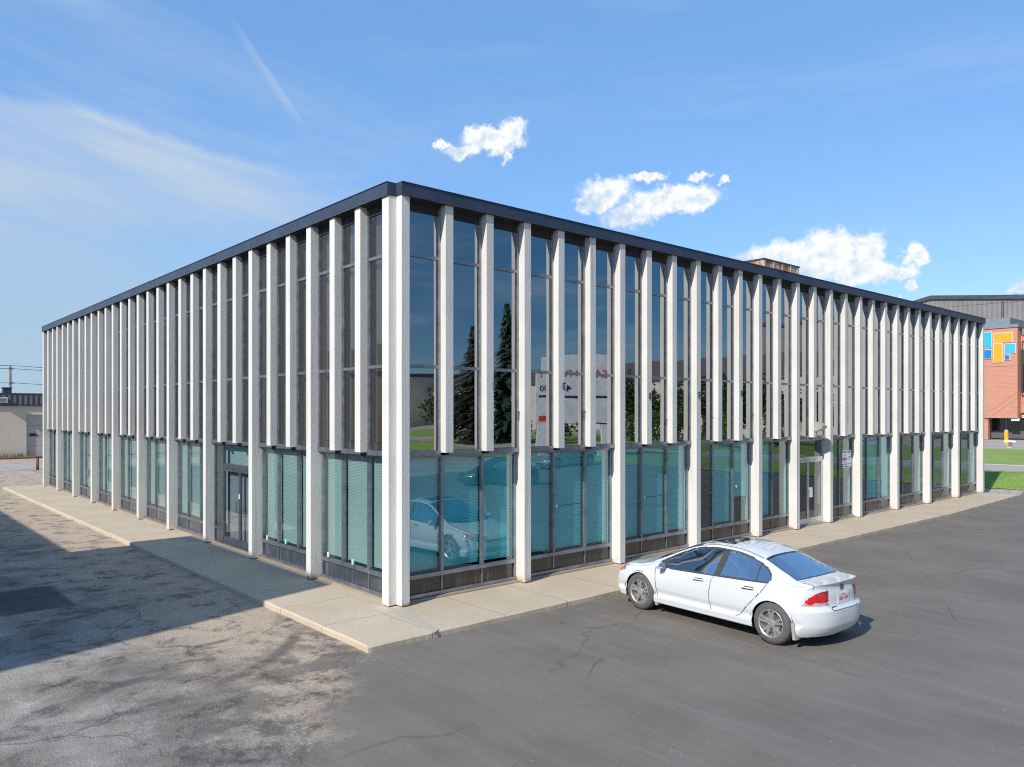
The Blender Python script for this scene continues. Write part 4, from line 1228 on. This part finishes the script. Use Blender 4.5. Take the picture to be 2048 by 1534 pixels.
# --- brick and metal building on the right
BX=97.0
def m_brick():
    m,nt,bs=mat('orange_red_brickwork'); p=nt.pos(); x,y,z=nt.sep(p)
    br=nt.new('ShaderNodeTexBrick'); nt.put(br.inputs['Vector'],nt.comb(nt.math('ADD',y,x),z,0.))
    br.inputs['Scale'].default_value=1.; br.inputs['Brick Width'].default_value=.42; br.inputs['Row Height'].default_value=.16; br.inputs['Mortar Size'].default_value=.012
    nt.put(br.inputs['Color1'],(.56,.235,.155)); nt.put(br.inputs['Color2'],(.49,.20,.13)); nt.put(br.inputs['Mortar'],(.50,.36,.28))
    n=nt.noise(p,.7,4); nt.put(bs.inputs['Base Color'],nt.mix(nt.math('MULTIPLY',nt.rng(n,.4,.7),.3),br.outputs[0],(.52,.21,.13))); bs.inputs['Roughness'].default_value=.85
    return m
M['brick']=m_brick()
M['cornice']=simple('blue_grey_flashing',(.19,.23,.26),.5)
M['darkglazing']=simple('dark_shopfront_glazing',(.018,.022,.026),.07,0,.2,1.,spec=.8)
M['blindglazing']=simple('teal_grey_glazing',(.05,.075,.08),.12,0,.25,.8,spec=.8)
ye=on_x(2035,700,BX)[0]
bk=thing('brick_building','orange brick building with coloured square panels and dark glazed ground floor','building',(BX+10,40,.4))
Lx,Ly=BX+10,40
zb=on_x(2000,836,BX)[1]; zt=on_x(2010,656,BX)[1]
b=MB(); b.box(BX-Lx,BX+14-Lx,ye-Ly,70-Ly,zb-.4,zt-.4); b.box(BX+1.3-Lx,BX+14-Lx,-40-Ly,ye-.001-Ly,zt-1.6-.4-1.0,zt-.4-.9)
for (za,zc) in ((zb+.6,zb+3.0),): b.box(BX+1.3-Lx,BX+14-Lx,-40-Ly,ye-.001-Ly,za-.4,zc-.4)
b.build('wall',M['brick'],bk)
b=MB(); b.box(BX+2.4-Lx,BX+2.5-Lx,-40-Ly,70-Ly,.0,zb-.4+1.); b.build('shopfront_glass',M['darkglazing'],bk)
b=MB(); b.box(BX+2.36-Lx,BX+2.395-Lx,-40-Ly,70-Ly,.15,1.05); b.build('knee_panel',M['corr_dark'],bk)
b=MB()
for k in range(-14,16): b.box(BX+2.30-Lx,BX+2.355-Lx,18.9+k*2.05-Ly-.03,18.9+k*2.05-Ly+.03,.0,zb-.4)
b.build('mullion',M['frame'],bk)
yc=on_x(1972,860,BX+.6)[0]
b=MB(); b.box(BX+.2-Lx,BX+.9-Lx,yc-.35-Ly,yc+.35-Ly,0,zb-.4); b.build('pier',M['brick'],bk)
b=MB(); b.box(BX-.12-Lx,BX+14-Lx,ye-.12-Ly,70-Ly,zt-.39,zt-.0); b.box(BX+.8-Lx,BX+14-Lx,ye+1.0-Ly,70-Ly,zt+.001,zt+.9); b.box(BX+.7-Lx,BX+13-Lx,22.5-Ly,70-Ly,zt+.901,zt+1.35); b.build('cornice',M['cornice'],bk)
b=MB(); b.box(BX+1.15-Lx,BX+14-Lx,-40-Ly,ye-.13-Ly,zt-.4-.899,zt-.4-.1); b.build('cornice',M['cornice'],bk)
# recessed wing windows
wz1=on_x(2042,682,BX+1.3)[1]; wz0=on_x(2042,793,BX+1.3)[1]
for k in range(4):
    y1=ye-.15-k*6.2; y0=y1-5.8
    f=MB(); f.box(BX+1.2-Lx,BX+1.32-Lx,y0-Ly,y1-Ly,wz0-.4,wz0-.25); f.box(BX+1.2-Lx,BX+1.32-Lx,y0-Ly,y1-Ly,wz1-.55,wz1-.4)
    for j in range(5): yy=y0+(y1-y0)*j/4; f.box(BX+1.21-Lx,BX+1.315-Lx,yy-.05-Ly,yy+.05-Ly,wz0-.249,wz1-.551)
    fo=f.build('upper_window',M['frame_dark'],bk)
    g=MB(); g.box(BX+1.33-Lx,BX+1.36-Lx,y0-Ly,y1-Ly,wz0-.4+.0,wz0+(wz1-wz0)*.58-.4); g.build('pane',M['darkglazing'],fo)
    g=MB(); g.box(BX+1.33-Lx,BX+1.36-Lx,y0-Ly,y1-Ly,wz0+(wz1-wz0)*.58-.399,wz1-.4); g.build('pane',M['blindglazing'],fo)
b=MB(); b.box(BX+.5-Lx,BX+2.3-Lx,ye-9-Ly,ye-.3-Ly,zb-.4,zb+.4-.4); b.build('canopy',M['door_grey'],bk)
# coloured panels with pale edges
for (nm,c,px0,px1,py0,py1) in (('cyan',(.02,.42,.78),1962,1984,664,697),('blue',(.01,.17,.48),1962,1984,699.5,718),('orange',(.85,.36,.02),1986,2025,665,685),('orange',(.85,.36,.02),1986,2006,686.5,725),('sky',(.05,.42,.76),2009,2031,687,707),('blue',(.01,.16,.50),2009,2020,709.5,720)):
    y1=on_x(px0,700,BX-.1)[0]; y0=on_x(px1,700,BX-.1)[0]; z1=on_x((px0+px1)/2,py0,BX-.1)[1]-.4; z0=on_x((px0+px1)/2,py1,BX-.1)[1]-.4
    if nm not in M: M[nm]=simple(nm+'_panel_face',c,.45,0,.05,1)
    b=MB(); b.box(BX-.10-Lx,BX-.001-Lx,y0-Ly,y1-Ly,z0,z1); fr_=b.build('colour_panel',M['boardwhite'],bk)
    b=MB(); b.box(BX-.125-Lx,BX-.101-Lx,y0+.045-Ly,y1-.045-Ly,z0+.045,z1-.045); b.build('panel_face',M[nm],fr_)
# small hanging bracket sign
b=MB(); hy,hz_=on_x(2031,838,BX+.3); b.box(BX+.2-Lx,BX+.3-Lx,hy-.42-Ly,hy+.42-Ly,hz_-.62,hz_-.32); b.box(BX+.22-Lx,BX+.28-Lx,hy-.05-Ly,hy+.05-Ly,hz_-.319,hz_+.0); b.build('hanging_sign',M['boardwhite'],bk)
# grey metal hall behind
GX=110.0
gh=thing('metal_hall','big grey ribbed metal hall with shallow roof rising behind the brick building','building',(GX+15,20,.4))
def yz(px,py): return on_x(px,py,GX)
ya,za=yz(1838,604); yb_,zb_=yz(1862,598.5); yc_,zc_=yz(2048,597.5)
prof=[(ya+14,0),(-60,0),(-60,zc_-.6),(yc_,zc_),(yb_,zb_),(ya+14,za-3.2)]
b=MB(); A=[(GX-(GX+15),p[0]-20,p[1]) for p in prof]; B=[(30,p[0]-20,p[1]) for p in prof]
b.face(A); b.face(B)
for i in range(len(prof)): j=(i+1)%len(prof); b.face([A[i],A[j],B[j],B[i]])
b.build('wall',M['corr_grey'],gh)
b=MB()
top=[prof[2],prof[3],prof[4],prof[5]]
for p,q in zip(top,top[1:]):
    b.face([(-15.25,p[0]-20,p[1]-.45),(-15.25,q[0]-20,q[1]-.45),(-15.25,q[0]-20,q[1]+.12),(-15.25,p[0]-20,p[1]+.12)])
    b.face([(-15.25,p[0]-20,p[1]+.12),(-15.25,q[0]-20,q[1]+.12),(30,q[0]-20,q[1]+.12),(30,p[0]-20,p[1]+.12)])
    b.face([(-15.25,p[0]-20,p[1]-.45),(-15.0,p[0]-20,p[1]-.45),(-15.0,q[0]-20,q[1]-.45),(-15.25,q[0]-20,q[1]-.45)])
b.build('roof_trim',M['frame_dark'],gh)
yd,_=yz(2006,620)
b=MB(); b.tube([(-15.15,yd-20,0),(-15.15,yd-20,zc_-.5)],.16,8); b.build('downpipe',M['alu_dark'],gh)
# bollard and low barrier board
bxy=ground(2012.5,889,.4)
bo=thing('bollard','yellow steel bollard standing at the kerb before the brick building','bollard',(bxy[0],bxy[1],.4))
M['yellow']=simple('yellow_bollard_paint',(.80,.42,.02),.5)
hb=on_x(2012.5,859.5,bxy[0])[1]-.4
b=MB(); b.tube([(0,0,0),(0,0,hb-.12)],.19,16); b.build('post',M['yellow'],bo,smooth=False)
b=MB(); b.tube([(0,0,hb-.12),(0,0,hb-.04),(0,0,hb)],.188,16,r2=.10); b.build('cap',M['patch'],bo)
wx,wy=ground(2021,896,.4)
y1=on_x(2008,883,wx)[0]; y0=on_x(2031.5,883,wx)[0]; z1=on_x(2020,881,wx)[1]; z0=on_x(2020,884.5,wx)[1]
ba=thing('low_barrier_board','low white board on a brown stub post by the driveway','barrier',(wx,(y0+y1)/2,.4))
b=MB(); b.box(-.05,.05,-(y1-y0)/2,(y1-y0)/2,z0-.4,z1-.4); b.build('board',M['boardwhite'],ba)
b=MB(); b.box(.051,.2,-.12,.12,.0,z0-.36); b.build('post',M['wood'],ba)
b=MB(); b.box(-.1,.3,-.25,.25,0,.12); b.build('footing',M['patch'],ba)
# wires far right
for (p0,p1,lab) in (((1700,612),(2300,560),'faint wire in the sky above the grey metal hall'),((1700,625),(2300,575),'lower faint wire above the grey metal hall'),((1900,734),(2200,716),'thin wire crossing in front of the brick wall')):
    wire('overhead_wire',at_depth(*p0,80),at_depth(*p1,80),.3,.016,lab)

# ================================================================= ACROSS THE LOT (seen mirrored in the front glass)
def mirror(px,py,depth):
    dx,dy,dz=ray(px,py); Yv=2*.036-CY
    return CX+depth*dx, Yv-depth*dy, CH+depth*dz
def m_leaf(name,c1,c2):
    m,nt,bs=mat(name); n=nt.noise(nt.pos(),1.3,3)
    nt.put(bs.inputs['Base Color'],nt.mix(nt.rng(n,.3,.7),c1,c2)); bs.inputs['Roughness'].default_value=.7; return m
M['spruce']=m_leaf('spruce_needles',(.020,.050,.030),(.045,.090,.045))
M['spruce_red']=m_leaf('reddish_spruce_needles',(.028,.028,.016),(.055,.042,.026))
M['leaf']=m_leaf('shrub_leaves',(.03,.07,.015),(.08,.14,.03))
M['bark']=simple('grey_brown_bark',(.12,.09,.07),.9)
def spruce(x,y,z,H,W,m,label,seed):
    r=random.Random(seed); t=thing('spruce_tree',label,'tree',(x,y,z),0,'spruces on the lawn across the street')
    b=MB(); b.tube([(0,0,0),(0,0,H)],.22,8,r2=.02); b.build('trunk',M['bark'],t)
    b=MB(); n=int(H*5)
    for i in range(n):
        h=.6+(H-.7)*i/n; L=W*(1-h/H)**.85*(.55+.75*r.random())+.15
        for j in range(7):
            a=2*PI*(j+r.random())/7; ca,sa=math.cos(a),math.sin(a); dr=.25+.3*r.random()
            k=5
            for q in range(k):
                d0=L*(q+.2)/k; zz=h-dr*d0*.8+ .08*r.random(); w=.32*(1.1-q/k)+.08
                tx,ty=-sa,ca
                b.face([(ca*d0-tx*w,sa*d0-ty*w,zz),(ca*d0+tx*w,sa*d0+ty*w,zz),(ca*(d0+L/k*1.5),sa*(d0+L/k*1.5),zz-.22-.2*r.random())])
    b.build('crown',m,t,recalc=False)
    return t
x,y,z=mirror(1012,600,82); spruce(x,y,.4,z-.4,3.2,M['spruce'],'tall dark green spruce across the street behind the signboard',1)
x,y,z=mirror(950,640,86); spruce(x,y,.4,z-.4,4.2,M['spruce_red'],'reddish brown spruce across the street, broader of the two',2)
def shrub(x,y,z,r,H,label,seed):
    q=random.Random(seed); t=thing('shrub',label,'shrub',(x,y,z),0,'shrubs along the far lawn')
    b=MB()
    for i in range(1100):
        u=q.random()*2*PI; v=math.acos(2*q.random()-1); rr=q.random()**.4
        c=(r*rr*math.sin(v)*math.cos(u),r*rr*math.sin(v)*math.sin(u),H*.5+H*.5*rr*math.cos(v)); a=q.random()*PI; s=.13
        b.face([(c[0]-s*math.cos(a),c[1]-s*math.sin(a),c[2]),(c[0]+s*math.cos(a),c[1]+s*math.sin(a),c[2]+.05),(c[0]+s*(q.random()-.5),c[1]+s*(q.random()-.5),c[2]+.24)])
    b.build('foliage',M['leaf'],t,recalc=False)
    b=MB(); b.tube([(0,0,0),(0,0,H*.6)],.07,6); b.build('stem',M['bark'],t)
SH=[(925,70,2.4,5.2),(900,78,2.2,3.4),(1000,74,1.8,2.6),(1290,80,2.2,3.2),(1350,84,2.6,4.5),(1450,70,2.0,3.0),(1560,74,2.4,4.2)]
for k,(px,d,r,H) in enumerate(SH):
    x,y,z=mirror(px,860,d); x=max(x,48.0)
    shrub(x,y,.4,r,H,['tallest round shrub beside the reddish spruce','squat shrub left of the tallest one','low shrub under the dark spruce','shrub behind the signboard to its right','broad bushy shrub further right','small shrub near the street','tall loose shrub at the far end of the lawn'][k],20+k)
def leafy_tree(x,y,z,H,R_,label,seed):
    q=random.Random(seed); t=thing('leafy_tree',label,'tree',(x,y,z),0,'leafy trees across the street')
    b=MB(); b.tube([(0,0,0),(.1,0,H*.45),(0,.1,H*.8)],.22,8,r2=.05)
    for k in range(6):
        a=k*1.05; b.tube([(0,0,H*(.3+.07*k)),(R_*.6*math.cos(a),R_*.6*math.sin(a),H*(.5+.07*k))],.07,6,r2=.02)
    b.build('trunk',M['bark'],t,smooth=True)
    b=MB(); cl=[(R_*.65*(q.random()-.5)*2,R_*.65*(q.random()-.5)*2,H*(.36+.52*q.random()),R_*(.30+.3*q.random())) for _ in range(17)]
    for (cx_,cy_,cz_,r_) in cl:
        for i in range(190):
            u=q.random()*2*PI; v=math.acos(2*q.random()-1); rr=q.random()**.35*r_
            c=(cx_+rr*math.sin(v)*math.cos(u),cy_+rr*math.sin(v)*math.sin(u),cz_+rr*math.cos(v)); a=q.random()*PI; s=.16
            b.face([(c[0]-s*math.cos(a),c[1]-s*math.sin(a),c[2]),(c[0]+s*math.cos(a),c[1]+s*math.sin(a),c[2]+.07),(c[0]+s*(q.random()-.5)*2,c[1]+s*(q.random()-.5)*2,c[2]+.3)])
    b.build('crown',M['leaf_dark'],t,recalc=False)
M['leaf_dark']=m_leaf('dark_tree_leaves',(.018,.040,.012),(.045,.080,.022))
TL=[(1275,92,7.5,3.4),(1345,88,6.2,3.0),(1410,96,8.2,3.8),(1478,90,6.6,3.0),(1545,94,7.4,3.6),(1630,88,6.0,3.2),(905,96,6.4,3.2),(860,92,5.2,2.8)]
for k,(px,d,H,R_) in enumerate(TL):
    x,y,z=mirror(px,860,d); leafy_tree(max(x,50),y,.4,H,R_,['dark leafy tree right of the signboard across the street','smaller dark tree beyond the signboard, second in the row','tallest broad leafy tree of the row across the street','fourth tree of the row, slim with a thin crown','full round tree fifth in the row across the street','last dark tree at the near end of the street row','leafy tree behind the reddish spruce','lowest leafy tree left of the two spruces'][k],40+k)
# signboard pylon of the letting agent
dS=58.
x0,y0,_=mirror(1216,800,dS); x1,y1,_=mirror(1074,800,dS)
ztop=mirror(1145,712,dS)[2]
cx,cy=(x0+x1)/2,(y0+y1)/2; wS=math.hypot(x1-x0,y1-y0); 
ang=math.atan2(y1-y0,x1-x0)
py_=thing('pylon_sign','large white pylon signboard with red and black lettering at the street edge','sign',(cx,cy,.2),ang+PI if False else ang)
# local +X runs along the board; which face looks at the office (+Y world)?
fy=-1 if math.cos(ang)>0 else 1        # local y that points to world +Y has sign
ny=1 if math.cos(ang)>0 else -1
zt_=ztop-.2
b=MB()
b.box(-wS/2,-wS/2+wS*.16,-.25,.25,0,2.6); b.box(wS/2-wS*.30,wS/2-wS*.04,-.25,.25,0,2.6)
b.box(-wS/2,wS/2,-.26,.26,2.601,zt_); b.build('cabinet',M['boardwhite'],py_,bevel=.05)
rot=(PI/2,0,PI) if ny>0 else (PI/2,0,0)
yy=.275*ny
def T(s,size,m,u,z,width):
    o=text(s,size,m,py_,(0,yy,z),rot,'lettering','LEFT',.003,.004)
    fit(o,width); o.location=( (wS/2-u) if ny>0 else (-wS/2+u), yy, z); return o
T('SABO',1.05,M['redprint'],wS*.04,zt_-1.85,wS*.36); T('REALTY',.85,M['redprint'],wS*.44,zt_-1.75,wS*.52)
T('465-0000',.55,M['navy'],wS*.44,zt_-2.75,wS*.5)
def bar(u0,u1,z0,z1,m):
    b=MB(); a0,a1=((wS/2-u1),(wS/2-u0)) if ny>0 else (-wS/2+u0,-wS/2+u1)
    b.box(a0,a1,min(.262*ny,.272*ny),max(.262*ny,.272*ny),z0,z1); b.build('sign_stripe',m,py_)
bar(.05*wS,.95*wS,zt_-3.15,zt_-3.02,M['navy']); bar(.55*wS,.95*wS,2.75,3.2,M['redprint']); bar(.05*wS,.42*wS,2.62,2.72,M['navy'])
# warehouses across the street
tw=thing('tan_warehouse','long tan warehouse with brown sloping roof across the street','building',(115,-75,.4))
b=MB(); b.box(-20,20,-75,40,0,8.4); b.build('wall',M['block'],tw)
b=MB(); b.prism([(-20.4,-75.4),(20.4,-75.4),(20.4,40.4),(-20.4,40.4)],8.401,8.7); b.face([(-20.3,-75.3,8.71),(-20.3,40.3,8.71),(-6,40.3,13),(-6,-75.3,13)]); b.face([(20.3,-75.3,8.71),(20.3,40.3,8.71),(-6,40.3,13),(-6,-75.3,13)]); b.face([(-20.3,40.3,8.71),(20.3,40.3,8.71),(-6,40.3,13)]); b.face([(-20.3,-75.3,8.71),(20.3,-75.3,8.71),(-6,-75.3,13)])
b.build('roof',simple('brown_metal_roof',(.13,.10,.085),.6),tw)
tw2=thing('far_warehouse','tan flat roofed warehouse beyond the spruces','building',(80,-150,.4))
b=MB(); b.box(-45,45,-15,15,0,11.5); b.build('wall',M['block'],tw2); b=MB(); b.box(-45.2,45.2,-15.2,15.2,11.501,12.4); b.build('parapet',M['frame_dark'],tw2)
for k in range(6):
    wire('overhead_wire',(-80,-62,9.5+k*.9),(34,-62,9.2+k*.9),1.2,.035,'%s street power line across the lot'%['lowest','second lowest','third lowest','third highest','second highest','topmost'][k],'street power lines across the lot')
# parked cars mirrored in the ground floor glass
x,y,_=mirror(1000,960,38.5)
make_car('dark_sedan','charcoal sedan parked across the lot facing the office','paint_dark',(x,y,0),math.radians(100),None,False)
x,y,_=mirror(1330,905,60); 
make_car('silver_sedan','silver sedan parked across the lot near the street','paint_silver',(min(x,30),y,0),math.radians(95),None,False)
# ================================================================= SKY, SUN, CAMERA
EL=math.radians(36.5)
SUNV=Vector((-.9763,-.2164,0)).normalized()*math.cos(EL)+Vector((0,0,math.sin(EL)))
w=bpy.data.worlds.new('World'); sc.world=w; w.use_nodes=True
nt=NT(w.node_tree)
for n in list(nt.n): nt.n.remove(n)
out=nt.new('ShaderNodeOutputWorld'); bg=nt.new('ShaderNodeBackground')
sky=nt.new('ShaderNodeTexSky',sky_type='NISHITA'); sky.sun_disc=False
sky.sun_elevation=EL; sky.sun_rotation=math.atan2(SUNV.x,SUNV.y)
sky.altitude=100; sky.air_density=1.0; sky.dust_density=.15; sky.ozone_density=3.0
dirv=nt.new('ShaderNodeTexCoord').outputs['Generated']
x,y,z=nt.sep(dirv)
az=nt.math('ARCTAN2',x,y); el=nt.math('ARCSINE',z)
ae=nt.comb(az,el,0.)
K=10.0                                    # cloud radiance is given in the sky texture's own units
hs=nt.new('ShaderNodeHueSaturation'); hs.inputs['Saturation'].default_value=1.08; nt.put(hs.inputs['Color'],sky.outputs[0]); base=hs.outputs[0]
SKYMIX=True
base=nt.mix(.55,base,(.88,2.08,4.25))
# unseen side of the sky, tinted darker to deepen the glass reflections
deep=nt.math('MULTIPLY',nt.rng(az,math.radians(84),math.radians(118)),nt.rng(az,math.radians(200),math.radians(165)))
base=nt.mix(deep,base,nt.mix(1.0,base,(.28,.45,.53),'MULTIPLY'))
# thin cirrus: long streaks that drop towards the right
A0,E0=azel(400,420)
rot=nt.mapping(ae,loc=(0,0,0),rot=(0,0,math.radians(14)),scale=(1,1,1))
c1=nt.noise(nt.mapping(rot,scale=(2.2,17,1)),1.,7,.62,.5)
c2=nt.noise(nt.mapping(rot,scale=(1.1,6,1)),1.,5,.55,.3)
c3=nt.noise(nt.mapping(ae,scale=(5,40,1)),1.,5,.6,.4)
leftw=nt.rng(az,azel(1250,300)[0],azel(150,300)[0],.10,1.)
cir=nt.math('MULTIPLY',nt.math('ADD',nt.math('MULTIPLY',nt.rng(c1,.42,.75),.62),nt.math('MULTIPLY',nt.rng(c2,.44,.72),.45)),leftw)
cir=nt.math('MULTIPLY',cir,nt.rng(el,.42,.30,.30,1.))
cir=nt.math('ADD',cir,nt.math('MULTIPLY',nt.math('MULTIPLY',nt.rng(c3,.50,.75),nt.rng(el,.30,.12)),.30))
cw=nt.noise(nt.mapping(ae,rot=(0,0,math.radians(-6)),scale=(2.2,13,1)),1.,6,.6,.3)
cir=nt.math('ADD',cir,nt.math('MULTIPLY',nt.rng(cw,.48,.72),.20))
# one bright sweeping band
def band(p0,p1,wid,amp,tail):
    a0,e0=azel(*p0); a1,e1=azel(*p1); L=math.hypot(a1-a0,e1-e0); ux,uy=(a1-a0)/L,(e1-e0)/L
    dx=nt.math('SUBTRACT',az,a0); dy=nt.math('SUBTRACT',el,e0)
    u=nt.math('ADD',nt.math('MULTIPLY',dx,ux),nt.math('MULTIPLY',dy,uy))
    v=nt.math('ADD',nt.math('MULTIPLY',dx,-uy),nt.math('MULTIPLY',dy,ux))
    v=nt.math('ADD',v,nt.math('MULTIPLY',nt.math('SUBTRACT',nt.noise(ae,5,4,.6),.5),wid*1.3))
    up=nt.rng(v,wid*.35,0.); dn=nt.rng(v,-wid*tail,0.)
    m=nt.math('MULTIPLY',nt.math('MULTIPLY',up,dn),nt.math('MULTIPLY',nt.rng(u,-.25*L,.25*L),nt.rng(u,1.05*L,.55*L)))
    return nt.math('MULTIPLY',nt.math('MULTIPLY',m,nt.rng(c1,.25,.6,.55,1.)),amp)
cir=nt.math('ADD',cir,band((-250,150),(720,360),.05,.75,3.2))
cir=nt.math('ADD',cir,band((480,60),(640,290),.010,.30,1.2))
cir=nt.math('MULTIPLY',nt.math('MINIMUM',cir,1.0),.9)
base=nt.mix(cir,base,(2.75,3.25,3.95))
hazef=nt.math('MAXIMUM',nt.math('MULTIPLY',nt.rng(el,.36,.02,0.,.88),nt.rng(az,azel(1100,300)[0],azel(100,300)[0])),nt.rng(el,.13,-.02,0.,.6))
base=nt.mix(hazef,base,(1.95,2.75,3.45))
# cumulus: clusters of soft cells broken up by noise
wz1=nt.noise(ae,38,6,.62,0,True); wz2=nt.noise(ae,120,4,.6,0,True)
wp=nt.vmath('ADD',ae,nt.vmath('MULTIPLY',nt.vmath('SUBTRACT',wz1,(.5,.5,.5)),(.042,.034,0.)))
wp=nt.vmath('ADD',wp,nt.vmath('MULTIPLY',nt.vmath('SUBTRACT',wz2,(.5,.5,.5)),(.012,.011,0.)))
BL=[(985,280,62,26),(1022,262,30,26),(925,302,34,16),(888,288,14,11),(1016,312,13,15),
    (1215,383,52,28),(1193,405,38,20),(1292,352,36,10),(1335,402,92,26),(1395,392,54,22),(1255,433,50,20),(1350,383,46,20),
    (1396,352,26,9),(1448,355,13,8),
    (1560,512,90,26),(1662,500,66,42),(1735,495,36,36),(1715,545,88,30),(1830,505,30,22),(1795,545,46,18),(1610,545,110,26),
    (2045,572,32,16),(1827,570,15,9)]
D=None; LT=None
for (px,py,rx,ry) in BL:
    a,e=azel(px,py); a2,_=azel(px+rx,py); _,e2=azel(px,py-ry)
    ra,re=abs(a2-a),abs(e2-e)
    q=nt.vmath('MULTIPLY',nt.vmath('SUBTRACT',wp,(a,e,0.)),(1/ra,1/re,0.))
    d=nt.math('SUBTRACT',1.,nt.vmath('LENGTH',q))
    D=d if D is None else nt.math('MAXIMUM',D,d)
f1=nt.noise(ae,46,8,.66); f2=nt.noise(nt.vmath('ADD',ae,(.006,-.007,0.)),46,8,.66)
dens=nt.math('ADD',D,nt.math('MULTIPLY',nt.math('SUBTRACT',f1,.5),.95))
mask=nt.rng(dens,-.26,.42)
# billow relief: density seen a little nearer the sun against density here
rel=nt.math('SUBTRACT',f1,f2)
bx0,be0=azel(975,330); bx1,be1=azel(1690,585)
base_el=nt.rng(az,bx0,bx1,be0,be1,'LINEAR')
und=nt.rng(nt.math('SUBTRACT',el,base_el),-.006,.034)
lit=nt.math('ADD',nt.math('ADD',nt.math('MULTIPLY',und,.66),nt.math('MULTIPLY',rel,3.2)),nt.math('MULTIPLY',nt.rng(dens,.9,.2),.38),clamp=True)
ccol=nt.mix(lit,(2.9,3.6,4.3),(5.1,5.1,5.05))
base=nt.mix(nt.math('MULTIPLY',mask,.96),base,ccol)
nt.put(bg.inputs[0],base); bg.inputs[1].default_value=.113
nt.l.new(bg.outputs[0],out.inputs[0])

sl=bpy.data.lights.new('sun','SUN'); sl.energy=2.65; sl.angle=math.radians(.55); sl.color=(1.,.95,.87)
so=bpy.data.objects.new('sun',sl); COL.objects.link(so)
so.rotation_euler=(-SUNV).to_track_quat('-Z','Y').to_euler()
cam=bpy.data.cameras.new('camera'); co=bpy.data.objects.new('camera',cam); COL.objects.link(co)
cam.sensor_width=36; cam.sensor_fit='HORIZONTAL'; cam.lens=FPX/2048*36; cam.shift_y=(HOR-767)/2048
cam.clip_start=.1; cam.clip_end=6000
co.location=(CX,CY,CH); co.rotation_euler=(PI/2,0,-math.atan2(FX,FY))
sc.camera=co
sc.render.engine='CYCLES'
sc.view_settings.view_transform='Standard'; sc.view_settings.look='None'; sc.view_settings.exposure=.85; sc.view_settings.gamma=1
sc.cycles.use_denoising=False; sc.cycles.filter_width=1.1; sc.cycles.max_bounces=10; sc.cycles.transparent_max_bounces=16; sc.cycles.glossy_bounces=5
sc.cycles.caustics_reflective=False; sc.cycles.caustics_refractive=False
